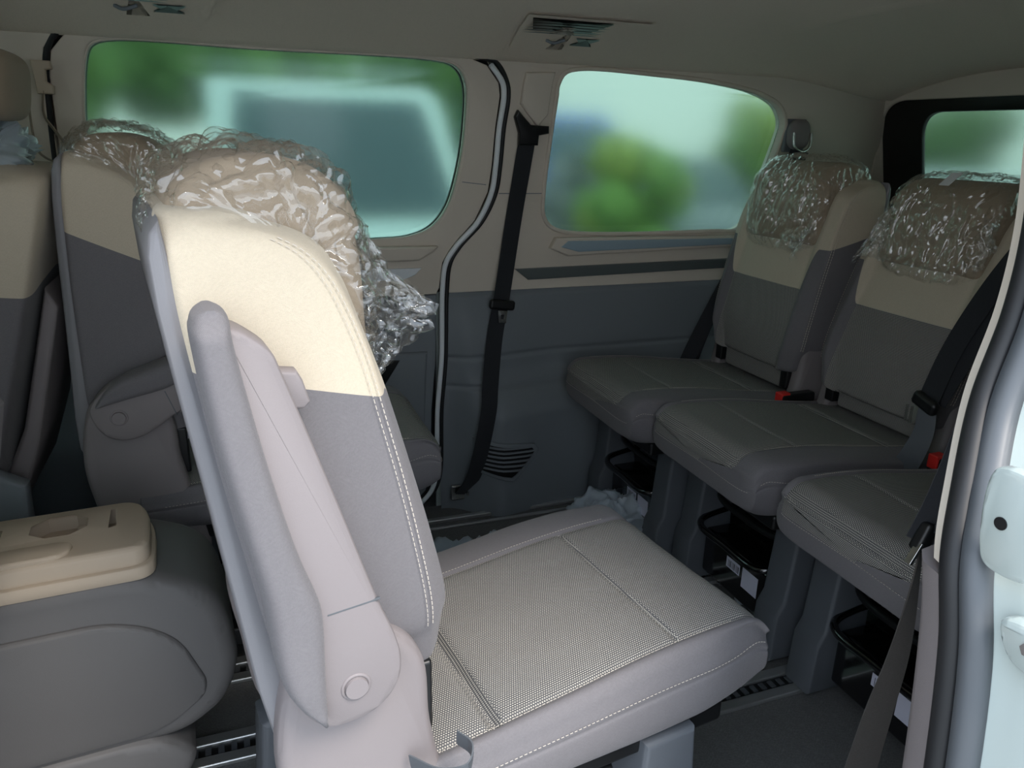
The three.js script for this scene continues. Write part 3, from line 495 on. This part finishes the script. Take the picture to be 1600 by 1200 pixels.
function tail(base, tip, w0, z0, z1, k) { // loose film hanging from a cover: two skins meeting at the tip
  const one = (s) => gridSurface(60, 60, (u, v) => {
    const a = base[0].clone().lerp(base[1], v), reach = Math.pow(Math.sin(Math.PI * clamp(v * 0.9 + 0.06)), 0.8) * (0.75 + 0.35 * noise(v * 4, k, 1)), b = a.clone().lerp(tip.clone().lerp(a, 1 - reach), u);
    b.z += s * (z1 - z0) / 2 * (1 - u * 0.8) + (z0 + z1) / 2 * 0 + w0 * noise(u * 2.5 + k, v * 3, s); return b;
  });
  return merge([crumple(one(1), 0.012, 20, k, false), crumple(one(-1), 0.012, 20, k + 9, false)]);
}
function headrestBag(label, seat, L, k, tails, off = 0.006, amp = 0.010, fr = 24, drop = 0, sy = 1) {
  const b = thing('plastic_cover', label, 'plastic cover', seat.position.toArray(), seat.rotation.y, 'clear plastic headrest covers');
  mesh('film', boxUV(leanTo(crumple(coverAround(off), amp, fr, k, false, sy), L, drop)), M.film, b);
  for (const t of tails) mesh('loose_end', boxUV(leanTo(t, L, drop)), M.film, b);
}
headrestBag('large crumpled clear plastic cover on the foreground seat headrest', fgSeat, 0, 1.7, [
  tail([V(0.105, 0.99, 0.04), V(0.110, 0.80, 0.05)], V(0.205, 0.885, 0.07), 0.012, -0.03, 0.06, 3.3)], 0.002, 0.015, 19);
headrestBag('clear plastic cover on the far rear-facing seat headrest', farSeat, 10 * Math.PI / 180, 4.2, [], 0.008, 0.012, 26, 0, 0.45);
headrestBag('clear plastic cover on headrest below the quarter window', rearFar, 0.5 * Math.PI / 180, 7.9, [
  tail([V(0.112, 0.90, -0.13), V(0.116, 0.842, -0.06)], V(0.128, 0.795, -0.095), 0.004, -0.01, 0.01, 8.1),
  tail([V(0.06, 0.93, 0.13), V(0.09, 0.87, 0.13)], V(0.09, 0.90, 0.185), 0.004, -0.01, 0.01, 2.1)], 0.007, 0.009, 30, 0.032, 0.22);
headrestBag('clear plastic cover with white tag on the middle rear headrest', rearMid, -6 * Math.PI / 180, 11.3, [
  tail([V(0.10, 0.98, 0.125), V(0.114, 0.845, 0.10)], V(0.125, 0.82, 0.195), 0.006, -0.015, 0.015, 1.1),
  tail([V(0.10, 0.98, -0.125), V(0.114, 0.86, -0.12)], V(0.12, 0.90, -0.175), 0.006, -0.015, 0.015, 5.5)], 0.007, 0.009, 30, 0.055, 0.22);
{ // tag and front seat's loose bag
  const t = single('paper_tag', 'small white tag on top of the middle rear headrest', 'tag', leanTo(box(-0.022, 0.022, 0, 0.0012, -0.013, 0.013, 0.0005).rotateZ(-0.75).translate(0.097, 1.042, -0.005), -6 * Math.PI / 180, 0.055), M.paper);
  t.position.copy(rearMid.position); t.rotation.y = Math.PI;
  const f = superEllipsoid(0.055, 0.05, 0.13, 0.8, 0.7, 70, 50); f.translate(-0.385, 1.02, -0.40);
  single('plastic_cover', 'milky plastic pulled down off the front seat headrest', 'plastic cover', boxUV(crumple(f, 0.035, 14, 2, false)), M.bag, 'clear plastic headrest covers');
}
function floorBag(label, x, z, rx, ry, rz, k) { const g = superEllipsoid(rx, ry, rz, 0.9, 0.9, 80, 50); g.translate(x, ry * 0.93, z); const c = crumple(g, 0.04, 8, k, false), p = c.attributes.position; for (let i = 0; i < p.count; i++) p.setY(i, Math.max(0.002, p.getY(i))); c.computeVertexNormals(); return single('plastic_bag', label, 'plastic bag', boxUV(c), M.bag); }
floorBag('pale crumpled plastic bag on the floor below the far rear seat', 0.97, -0.53, 0.12, 0.05, 0.09, 1.2);
floorBag('flat pale plastic sheet on the floor by the far sliding door', 0.53, -0.50, 0.12, 0.018, 0.06, 5.2);
floorBag('pale plastic bag under the middle rear seat frame', 1.16, -0.15, 0.07, 0.035, 0.09, 8.2);
single('paper_sheet', 'white paper lying by the middle rear seat foot', 'paper', boxUV(new THREE.BoxGeometry(0.06, 0.001, 0.05).rotateZ(0.25).rotateY(0.6).translate(1.045, 0.055, -0.362)), M.paper);

// ------------------------------------------------------------------ belts
{ // far pillar belt
  const b = thing('seat_belt', 'black seat belt running down the far pillar with a bright tongue', 'seat belt');
  const p = [[0.749, 1.085, -0.735], [0.739, 0.98, -0.752], [0.729, 0.862, -0.775], [0.701, 0.636, -0.785], [0.68, 0.535, -0.775], [0.655, 0.40, -0.735], [0.645, 0.33, -0.718], [0.612, 0.13, -0.745], [0.588, 0.055, -0.785]];
  mesh('webbing', boxUV(ribbon(p, V(1, 0.15, 0.05), 0.046, 0.002)), M.belt, b);
  mesh('guide', wallPanel([[0.705, 1.118], [0.712, 1.135], [0.728, 1.12], [0.75, 1.10], [0.80, 1.098], [0.802, 1.08], [0.775, 1.075], [0.775, 1.05], [0.722, 1.05], [0.720, 1.08]], { inset: 0.026, thick: 0.02, r: 0.005 }), M.black, b);
  const t = mesh('tongue_grip', boxUV(moved(new RoundedBoxGeometry(0.075, 0.028, 0.018, 3, 0.008).rotateZ(-0.12), 0.700, 0.625, -0.775)), M.black, b);
  mesh('tongue', slab([[0.688, 0.61], [0.716, 0.607], [0.712, 0.572], [0.691, 0.574]], -0.776, -0.773, 0.0005, false, [[[0.696, 0.598], [0.708, 0.597], [0.706, 0.582], [0.697, 0.583]]]), M.metal, t);
  mesh('anchor_plate', box(0.555, 0.625, 0.035, 0.085, -0.80, -0.785, 0.006), M.metal, b);
  mesh('anchor_bolt', moved(new THREE.CylinderGeometry(0.009, 0.009, 0.012, 6).rotateX(Math.PI / 2), 0.607, 0.058, -0.78), M.metal, b);
}
{ // front pillar belt, beige
  const b = thing('seat_belt', 'beige seat belt looping below its guide on the front pillar', 'seat belt');
  const q = (x, y, d) => { const p = onWall(x, y, d); return [p.x, p.y, p.z]; };
  mesh('webbing', boxUV(ribbon([q(-0.328, 1.14, 0.02), q(-0.334, 1.09, 0.022), q(-0.318, 1.06, 0.03), q(-0.302, 1.03, 0.035), q(-0.302, 1.01, 0.04), q(-0.322, 0.998, 0.045), q(-0.350, 1.015, 0.05), q(-0.356, 1.05, 0.05), q(-0.354, 1.12, 0.04)], V(0.3, 0.1, 1), 0.024, 0.002)), M.beltBeige, b);
  const g = mesh('guide', wallPanel([[-0.340, 1.195], [-0.306, 1.195], [-0.304, 1.18], [-0.316, 1.178], [-0.318, 1.156], [-0.306, 1.148], [-0.308, 1.132], [-0.338, 1.132]], { inset: 0.03, thick: 0.02, r: 0.004 }), M.plBeige, b);
}
{ // far rear belt
  const b = thing('seat_belt', 'belt behind the far rear seat hanging from the rear pillar guide', 'seat belt');
  mesh('webbing', boxUV(ribbon([[1.60, 1.05, -0.71], [1.56, 0.95, -0.715], [1.46, 0.75, -0.74], [1.35, 0.53, -0.745], [1.30, 0.42, -0.745], [1.27, 0.33, -0.745]], V(0.6, 0, 0.8), 0.045, 0.002)), M.belt, b);
  mesh('webbing', boxUV(ribbon([[1.58, 1.05, -0.71], [1.38, 0.56, -0.752], [1.33, 0.42, -0.752], [1.31, 0.33, -0.752]], V(0.6, 0, 0.8), 0.03, 0.002)), M.belt, b);
  mesh('guide', boxUV(superEllipsoid(0.036, 0.042, 0.02, 0.7, 0.8).translate(1.592, 1.095, -0.722)), M.plGrey, b);
  mesh('guide_ring', tube([[1.562, 1.10, -0.705], [1.566, 1.062, -0.700], [1.592, 1.048, -0.696], [1.618, 1.06, -0.700], [1.624, 1.10, -0.705]], 0.0035, 40, 8), M.metal, b);
  mesh('guide_foot', boxUV(box(1.555, 1.63, 1.045, 1.14, -0.748, -0.735, 0.006)), M.plDark, b);
}
{ // middle rear belt with tongue across the backrest edge
  const b = thing('seat_belt', 'black belt across the middle rear backrest with tongue and grey lap strap', 'seat belt');
  mesh('webbing', boxUV(ribbon([[1.46, 0.955, 0.17], [1.43, 0.87, 0.135], [1.40, 0.80, 0.118], [1.36, 0.68, 0.096], [1.30, 0.575, 0.112]], V(0.25, 0, 1), 0.042, 0.002)), M.belt, b);
  mesh('webbing', boxUV(ribbon([[1.475, 0.955, 0.175], [1.42, 0.80, 0.140], [1.375, 0.68, 0.125], [1.315, 0.575, 0.125]], V(0.25, 0, 1), 0.030, 0.002)), M.belt, b);
  mesh('lap_strap', boxUV(ribbon([[1.30, 0.575, 0.115], [1.298, 0.52, 0.120], [1.292, 0.47, 0.112], [1.288, 0.42, 0.095]], V(0.35, 0.1, 1), [0.034, 0.05], 0.002)), M.rubberGrey, b);
  const t = mesh('tongue_grip', boxUV(moved(new RoundedBoxGeometry(0.02, 0.03, 0.06, 3, 0.009).rotateX(0.3), 1.292, 0.578, 0.115)), M.black, b);
  for (const dz of [0, 0.012]) mesh('tongue', box(1.272, 1.274, 0.535, 0.57, 0.088 + dz, 0.094 + dz, 0.0006).rotateX(0), M.metal, t);
}
{ // near pillar belt hanging in front of the near rear seat
  const b = thing('seat_belt', 'dark belt hanging beside the near door pillar to the floor', 'seat belt');
  mesh('webbing', boxUV(ribbon([[0.90, 1.13, 0.60], [0.83, 0.957, 0.595], [0.815, 0.87, 0.592], [0.80, 0.747, 0.588], [0.785, 0.66, 0.583], [0.772, 0.607, 0.578]], V(0.85, 0, 0.55), 0.046, 0.002)), M.belt, b);
  mesh('webbing', boxUV(ribbon([[0.93, 1.13, 0.625], [0.85, 0.957, 0.615], [0.835, 0.87, 0.61], [0.815, 0.747, 0.605], [0.79, 0.62, 0.598]], V(0.85, 0, 0.55), 0.046, 0.002)), M.belt, b);
  mesh('lap_strap', boxUV(ribbon([[0.768, 0.60, 0.578], [0.762, 0.52, 0.585], [0.755, 0.45, 0.588], [0.745, 0.36, 0.585], [0.74, 0.20, 0.575], [0.735, 0.02, 0.565]], [[0.9, 0, -0.45], [0.75, 0, 0.15], [0.8, 0, 0.4], [0.8, 0, 0.5], [0.8, 0, 0.5]], [0.012, 0.05], 0.002)), M.beltBrown, b);
  const t = mesh('tongue_grip', boxUV(moved(new RoundedBoxGeometry(0.02, 0.04, 0.018, 3, 0.006).rotateZ(-0.4), 0.768, 0.615, 0.578)), M.black, b);
  mesh('tongue', moved(new RoundedBoxGeometry(0.005, 0.030, 0.010, 2, 0.001).rotateZ(-0.5), 0.752, 0.598, 0.582), M.metal, t);
}
{ // pull strap on the foreground seat's flank
  single('pull_strap', 'short grey fabric loop beside the foreground seat cushion', 'strap', boxUV(ribbon([[0.13, 0.452, 0.555], [0.155, 0.456, 0.585], [0.180, 0.462, 0.592], [0.190, 0.468, 0.575], [0.180, 0.470, 0.556]], V(0, 1, 0.2), 0.02, 0.0016)), M.rubberGrey);
}

// ------------------------------------------------------------------ console between the seats
{
  const c = thing('centre_console', 'grey sliding console with a beige cup holder tray on top', 'console', [-0.15, 0, 0.02], 4 * Math.PI / 180);
  const X = (p) => roundPoly(p, 0.05).map(([x, y]) => [x + 0.15, y]);
  mesh('body', boxUV(slab(X([[-0.75, 0.470], [-0.20, 0.470], [-0.155, 0.462], [-0.095, 0.435], [-0.066, 0.402], [-0.054, 0.36], [-0.046, 0.29], [-0.055, 0.25], [-0.075, 0.212], [-0.13, 0.175], [-0.75, 0.165]]), -0.115, 0.098, 0.026)), M.plConsole, c);
  mesh('side_panel', boxUV(slab(X([[-0.75, 0.405], [-0.22, 0.405], [-0.165, 0.385], [-0.125, 0.35], [-0.095, 0.27], [-0.10, 0.245], [-0.16, 0.20], [-0.75, 0.185]]), 0.085, 0.106, 0.008)), M.plConsole, c);
  mesh('base', boxUV(slab(X([[-0.75, 0.19], [-0.20, 0.19], [-0.155, 0.178], [-0.12, 0.141], [-0.13, 0.11], [-0.165, 0.07], [-0.19, 0.0], [-0.75, 0.0]]), -0.09, 0.105, 0.02)), M.plConsole, c);
  mesh('base_cap', boxUV(slab(X([[-0.75, 0.125], [-0.30, 0.125], [-0.262, 0.11], [-0.235, 0.07], [-0.23, 0.0], [-0.75, 0.0]]), 0.09, 0.114, 0.006)), M.plConsole, c);
  // tray: rim with two wells, sunken floor, flap
  const rim = [[-0.75, -0.075], [-0.165, -0.075], [-0.148, -0.02], [-0.150, 0.088], [-0.75, 0.088]];
  const oct = (cx, cz, r) => [...Array(8)].map((_, i) => { const a = (i + 0.5) / 8 * 2 * Math.PI; return [cx + r * Math.cos(a), cz + r * 0.9 * Math.sin(a)]; });
  const lay = (g) => { const q = plain(g).rotateX(Math.PI / 2); return q; };
  const up = (pts, y0, y1, r, holes) => { const g = slab(roundPoly(pts, 0.03).map(([x, z]) => [x + 0.15, -z]), 0, y1 - y0, r, false, (holes || []).map((h) => h.map(([x, z]) => [x + 0.15, -z]))); return boxUV(toCreasedNormals(plain(g).rotateX(-Math.PI / 2).translate(0, y0, 0), 0.6)); };
  const wells = [oct(-0.270, -0.020, 0.050), oct(-0.38, -0.020, 0.050), [[-0.212, -0.058], [-0.188, -0.058], [-0.184, 0.014], [-0.212, 0.022]]];
  const tr = mesh('tray', up(rim, 0.466, 0.508, 0.009, wells), M.plBeige, c);
  mesh('tray_floor', up([[-0.74, -0.07], [-0.18, -0.07], [-0.16, 0.03], [-0.18, 0.08], [-0.74, 0.08]], 0.455, 0.468, 0.002), M.plBeige, tr);
  mesh('tray_skirt', up([[-0.75, -0.08], [-0.16, -0.08], [-0.143, -0.02], [-0.145, 0.096], [-0.75, 0.096]], 0.459, 0.480, 0.004), M.plBeige, tr);
  mesh('flap', up([[-0.6, 0.040], [-0.262, 0.040], [-0.245, 0.050], [-0.252, 0.078], [-0.275, 0.084], [-0.6, 0.084]], 0.503, 0.514, 0.004), M.plBeige, tr);
  for (const [x, z] of [[-0.30, -0.02], [-0.245, -0.045], [-0.225, 0.0], [-0.27, 0.018]]) mesh('grip_finger', up([[x - 0.006, z - 0.003], [x + 0.006, z - 0.003], [x + 0.006, z + 0.003], [x - 0.006, z + 0.003]], 0.468, 0.490, 0.001), M.plBeige, tr);
}

// ------------------------------------------------------------------ floor rails
function rail(label, z, x0, x1) {
  const r = thing('floor_rail', label, 'rail', [0, 0, z]);
  for (const s of [-1, 1]) mesh('lip', box(x0, x1, 0.0, 0.010, s * 0.026 - 0.012, s * 0.026 + 0.012, 0.003), M.alu, r);
  mesh('track', box(x0, x1, 0.0005, 0.004, -0.015, 0.015, 0.0005), M.black, r);
  const teeth = []; for (let x = x0 + 0.01; x < x1; x += 0.022) teeth.push(new THREE.BoxGeometry(0.010, 0.004, 0.018).translate(x, 0.005, 0)); mesh('track_teeth', merge(teeth), M.rubberGrey, r).userData.kind = 'stuff';
}
rail('bright floor rail under the far rear-facing seat', -0.245, -0.4, 1.9);
rail('bright floor rail at the foot of the console', -0.03, -0.3, 1.9);
rail('bright floor rail with toothed slot leading under the near rear seat', 0.152, -0.4, 1.9);
{
  const t = structGroup('trim_6', 'bright sill strips along the far wall floor edge');
  mesh('strip', box(-0.3, 1.2, 0.0, 0.012, -0.745, -0.727, 0.003), M.alu, t);
  mesh('strip', box(-0.3, 1.2, 0.0, 0.007, -0.70, -0.69, 0.002), M.alu, t);
}

// ------------------------------------------------------------------ vents
{ // grille in the far lower wall
  const v = thing('air_grille', 'dark slatted air grille low on the far wall', 'grille');
  const z = (x, y) => -0.816 + 0.075 * sstep(0.57, 0.70, x) * sstep(0.44, 0.30, y) + 0.03 * sstep(0.54, 0.62, x) * sstep(0.9, 0.66, x) * sstep(0.66, 0.5, y);
  const out = [[0.612, 0.245], [0.79, 0.218], [0.804, 0.200], [0.795, 0.182], [0.735, 0.120], [0.72, 0.112], [0.618, 0.140]];
  const bend = (g, d) => { for (const c of [0.63, 0.645, 0.66, 0.675, 0.69, 0.71, 0.74, 0.77]) { const [a, b] = clip(g, (x) => x - c); if (a.attributes.position.count && b.attributes.position.count) g = merge([a, b]); } const p = g.attributes.position; for (let i = 0; i < p.count; i++) p.setZ(i, z(p.getX(i), p.getY(i)) + p.getZ(i) + d); return boxUV(toCreasedNormals(g, 0.5)); };
  const c = [0.70, 0.18], inner = out.map(([x, y]) => [c[0] + (x - c[0]) * 0.9, c[1] + (y - c[1]) * 0.86]);
  mesh('frame', bend(slab(out, 0, 0.010, 0.003, false, [inner]), 0), M.plDark, v);
  mesh('back_plate', bend(slab(inner, 0, 0.001, 0), 0.0012), M.black, v);
  for (let i = 0; i < 7; i++) { const y = 0.146 + i * 0.0135, x1 = Math.min(0.79, 0.738 + (y - 0.127) * 0.95); if (y > 0.225) continue;
    mesh('slat', bend(slab([[0.618, y + 0.006], [0.66, y + 0.003], [x1 - 0.02, y - 0.006], [x1, y - 0.006], [x1, y + 0.000], [x1 - 0.02, y + 0.0], [0.66, y + 0.009], [0.618, y + 0.012]], 0.002, 0.009, 0.0015), 0), M.plDark, v); }
}
function roofPanel(label, x0, x1, zA, zB) { // air outlet and lamp panel set in the headliner
  const r = thing('roof_panel', label, 'roof panel');
  const patch = (a, b, c, d, off, th) => { const lo = gridSurface(16, 8, (u, v) => { const x = lerp(a, b, u) + lerp(0, 0.03, v) * (u < 0.5 ? 1 : -1), z = lerp(c, d, v); return V(x, ceilY(x, z) - off, z); }), hi = gridSurface(16, 8, (u, v) => { const x = lerp(a, b, u) + lerp(0, 0.03, v) * (u < 0.5 ? 1 : -1), z = lerp(c, d, v); return V(x, ceilY(x, z) - off + th, z); }); return boxUV(merge([lo, hi])); };
  mesh('panel', patch(x0, x1, zA, zB, 0.005, 0.004), M.headliner, r);
  const zm = lerp(zA, zB, 0.08), zn = lerp(zA, zB, 0.46);
  mesh('outlet', patch(x0 + 0.015, x0 + (x1 - x0) * 0.68, zm, zn, 0.008, 0.002), M.black, r);
  for (let i = 0; i < 4; i++) { const z = lerp(zm, zn, (i + 0.5) / 4); mesh('louvre', patch(x0 + 0.017, x0 + (x1 - x0) * 0.675, z - 0.004, z + 0.004, 0.014, 0.004), M.strip, r); }
  mesh('slider', patch(x0 + (x1 - x0) * 0.3, x0 + (x1 - x0) * 0.42, lerp(zm, zn, 0.3), lerp(zm, zn, 0.75), 0.018, 0.004), M.plRoof, r);
  mesh('coat_hook', tube([[x0 + 0.10, ceilY(x0 + 0.1, lerp(zA, zB, 0.7)) - 0.008, lerp(zA, zB, 0.74)], [x0 + 0.115, ceilY(x0 + 0.1, lerp(zA, zB, 0.7)) - 0.014, lerp(zA, zB, 0.7)], [x0 + 0.14, ceilY(x0 + 0.14, lerp(zA, zB, 0.66)) - 0.009, lerp(zA, zB, 0.66)]], 0.0035, 20, 8), M.plDark, r);
  mesh('switch_cover', patch(x0 + 0.165, x0 + 0.225, lerp(zA, zB, 0.62), lerp(zA, zB, 0.82), 0.0085, 0.002), M.strip, r);
}
roofPanel('slatted air outlet panel in the headliner above the belt pillar', 0.62, 0.92, -0.42, -0.62);
roofPanel('air outlet panel in the headliner above the far door window', -0.26, 0.03, -0.42, -0.59);

// ------------------------------------------------------------------ outside
const G0 = -0.52;
{
  const t = dataTex(256, (u, v) => { const k = 0.60 + 0.05 * tileNoise(u, v, 60) + 0.04 * tileNoise(u, v, 8); return [k, k * 1.01, k * 1.0]; }, true, 3);
  struct('ground', boxUV(new THREE.BoxGeometry(80, 0.1, 80).translate(0, G0 - 0.05, 0)), new THREE.MeshStandardMaterial({ name: 'asphalt', map: t, roughness: 0.9 }), 'grey asphalt car park');
}
function car(name, label, pos, turn, paint, S) { // side profile along own x (nose at +x), width along z
  const c = thing(name, label, 'vehicle', pos, turn, 'parked vehicles');
  const w = S.w / 2;
  const body = slab(S.body, -w, w, 0.09, true);
  mesh('body', body, paint, c);
  const cab = slab(S.cabin, -w + 0.07, w - 0.07, 0.06); mesh('cabin', cab, paint, c);
  const dark = solid([40, 62, 66], 'dark car glass', { roughness: 0.1, clearcoat: 1 });
  for (const k of [-1, 1]) for (const q of S.sideGlass) mesh('side_window', slab(q, k > 0 ? w - 0.085 : -w + 0.065, k > 0 ? w - 0.065 : -w + 0.085, 0.004), dark, c);
  for (const [a, b] of [S.screen, S.back]) mesh('windscreen', loft([[V(a[0], a[1], -w + 0.18), V(a[0], a[1], w - 0.18), V(b[0], b[1], w - 0.27), V(b[0], b[1], -w + 0.27)], [V(a[0] + a[2], a[1], -w + 0.18), V(a[0] + a[2], a[1], w - 0.18), V(b[0] + a[2], b[1], w - 0.27), V(b[0] + a[2], b[1], -w + 0.27)]]), dark, c);
  for (const x of S.wheels) for (const k of [-1, 1]) { const g = new THREE.CylinderGeometry(0.33, 0.33, 0.22, 32).rotateX(Math.PI / 2).translate(x, 0.33, k * (w - 0.1)); const wh = mesh('wheel', g, M.rubber, c); mesh('rim', new THREE.CylinderGeometry(0.21, 0.21, 0.225, 24).rotateX(Math.PI / 2).translate(x, 0.33, k * (w - 0.1)), M.alu, wh); }
  for (const k of [-1, 1]) { mesh('wing_mirror', superEllipsoid(0.06, 0.12, 0.11, 0.6, 0.6).translate(S.mirror[0], S.mirror[1], k * (w + 0.1)), M.black, c); mesh('headlight', box(S.lamp[0] - 0.05, S.lamp[0] + 0.01, S.lamp[1] - 0.08, S.lamp[1] + 0.08, k * (w - 0.3) - 0.14, k * (w - 0.3) + 0.14, 0.03), M.silver, c); }
  return c;
}
const vanShape = { w: 1.92, body: [[-2.4, 0.3], [-2.45, 0.7], [-2.42, 1.05], [-1.0, 1.08], [1.3, 1.06], [2.1, 0.98], [2.4, 0.8], [2.45, 0.4], [2.3, 0.25], [0, 0.22]], cabin: [[-2.4, 1.0], [-2.35, 1.86], [-2.2, 2.03], [0.5, 2.03], [0.85, 1.92], [1.75, 1.0]], sideGlass: [[[0.0, 1.15], [1.3, 1.15], [0.75, 1.72], [0.0, 1.75]], [[-2.2, 1.15], [-0.1, 1.15], [-0.1, 1.75], [-2.15, 1.75]]], screen: [[1.72, 1.06, 0.03], [0.92, 1.87]], back: [[-2.41, 1.1, -0.02], [-2.38, 1.75]], wheels: [-1.5, 1.5], mirror: [1.2, 1.3], lamp: [2.38, 0.78] };
const carShape = { w: 1.82, body: [[-2.1, 0.35], [-2.15, 0.7], [-2.05, 0.92], [-0.8, 0.95], [0.9, 0.92], [1.8, 0.80], [2.15, 0.65], [2.15, 0.35], [1.9, 0.22], [0, 0.2]], cabin: [[-1.9, 0.88], [-1.5, 1.32], [-1.1, 1.43], [0.0, 1.43], [0.35, 1.36], [1.05, 0.88]], sideGlass: [[[-0.2, 0.97], [0.8, 0.95], [0.3, 1.3], [-0.2, 1.34]], [[-1.5, 0.97], [-0.3, 0.97], [-0.3, 1.34], [-1.2, 1.32]]], screen: [[1.04, 0.92, 0.02], [0.40, 1.36]], back: [[-1.90, 0.95, -0.02], [-1.52, 1.33]], wheels: [-1.3, 1.3], mirror: [0.7, 1.0], lamp: [2.1, 0.62] };
car('parked_van', 'white van parked nose-on outside the far sliding door', [0.82, G0, -6.0], -Math.PI / 2, solid([190, 205, 205], 'white van paint', { roughness: 0.3, clearcoat: 1 }), vanShape);
car('parked_car', 'blue van parked beyond the rear quarter window', [5.8, G0, -12.6], -Math.PI / 2, solid([8, 80, 205], 'blue van paint', { roughness: 0.35, clearcoat: 1 }), { ...vanShape, w: 1.9 });
car('parked_car', 'dark car low behind the shrubs past the quarter window', [5.2, G0, -7.6], -Math.PI / 2, solid([45, 58, 66], 'dark car paint', { roughness: 0.3, clearcoat: 1 }), carShape);
car('parked_car', 'white car parked behind the tailgate window', [5.6, G0, -3.0], 1.35, solid([225, 230, 232], 'white car paint', { roughness: 0.3, clearcoat: 1 }), carShape);
function tree(name, label, x, z, h, r, greens, group) {
  const t = thing(name, label, name === 'shrub' ? 'shrub' : 'tree', [x, G0, z], 0, group);
  const parts = [], col = [];
  for (let i = 0; i < 26; i++) {
    const a = rnd() * 6.283, q = Math.sqrt(rnd()) * r, yy = h * (0.35 + 0.6 * rnd()), s = r * (0.28 + 0.25 * rnd()), g = new THREE.IcosahedronGeometry(s, 4), p = g.attributes.position, c = greens[Math.floor(rnd() * greens.length)];
    for (let k = 0; k < p.count; k++) { const n = 1 + 0.28 * noise(p.getX(k) * 5 / s * 0.4 + i, p.getY(k) * 5 / s * 0.4, p.getZ(k) * 5 / s * 0.4); p.setXYZ(k, p.getX(k) * n + Math.cos(a) * q, Math.max(0.02, p.getY(k) * n + yy), p.getZ(k) * n + Math.sin(a) * q); const v = 0.85 + 0.3 * rnd(); col.push(c[0] * v, c[1] * v, c[2] * v); }
    parts.push(g);
  }
  const g = merge(parts); g.computeVertexNormals(); g.setAttribute('color', new THREE.Float32BufferAttribute(col, 3));
  mesh('foliage', g, leafMat, t);
  mesh('trunk', new THREE.CylinderGeometry(0.04 * r + 0.02, 0.06 * r + 0.03, h * 0.6, 12).translate(0, h * 0.3, 0), solid([84, 70, 55], 'bark', { roughness: 0.9 }), t);
}
const leafMat = new THREE.MeshStandardMaterial({ name: 'leaves', vertexColors: true, roughness: 0.8 });
const GR = [[0.10, 0.20, 0.05], [0.14, 0.26, 0.07], [0.07, 0.15, 0.04]], YG = [[0.30, 0.38, 0.08], [0.22, 0.34, 0.08], [0.16, 0.30, 0.07]];
[[-2.7, -8.5, 4.6, 1.25, 'broad green tree left of the parked white van'], [0.2, -13.0, 5.2, 1.7, 'tall green tree behind the parked white van'], [4.9, -17.0, 4.6, 1.6, 'green tree right of the parked white van'], [-7.2, -12, 5, 1.6, 'green tree seen at the far door window edge']].forEach(([x, z, h, r, l]) => tree('tree', l, x, z, h, r, GR, 'trees beyond the car park'));
[[3.55, -5.2, 1.55, 0.42, 'yellow green shrub in front of the blue van'], [8.6, -9.8, 2.3, 0.8, 'yellow green shrub right of the dark car'], [2.9, -3.4, 0.8, 0.3, 'low green shrub at the quarter window corner']].forEach(([x, z, h, r, l]) => tree('shrub', l, x, z, h, r, YG, 'shrubs along the car park'));
[[12.0, -6.0, 2.4, 0.95, 'dark green tree behind the white car'], [12.0, -9.6, 2.2, 0.95, 'green tree far beyond the tailgate window'], [12.5, -2.2, 2.5, 1.0, 'green tree at the tailgate window edge']].forEach(([x, z, h, r, l]) => tree('tree', l, x, z, h, r, GR, 'trees behind the van'));

scene.traverse((o) => { if (o.isMesh) { o.castShadow = true; o.receiveShadow = true; } });
renderer.render(scene, camera);
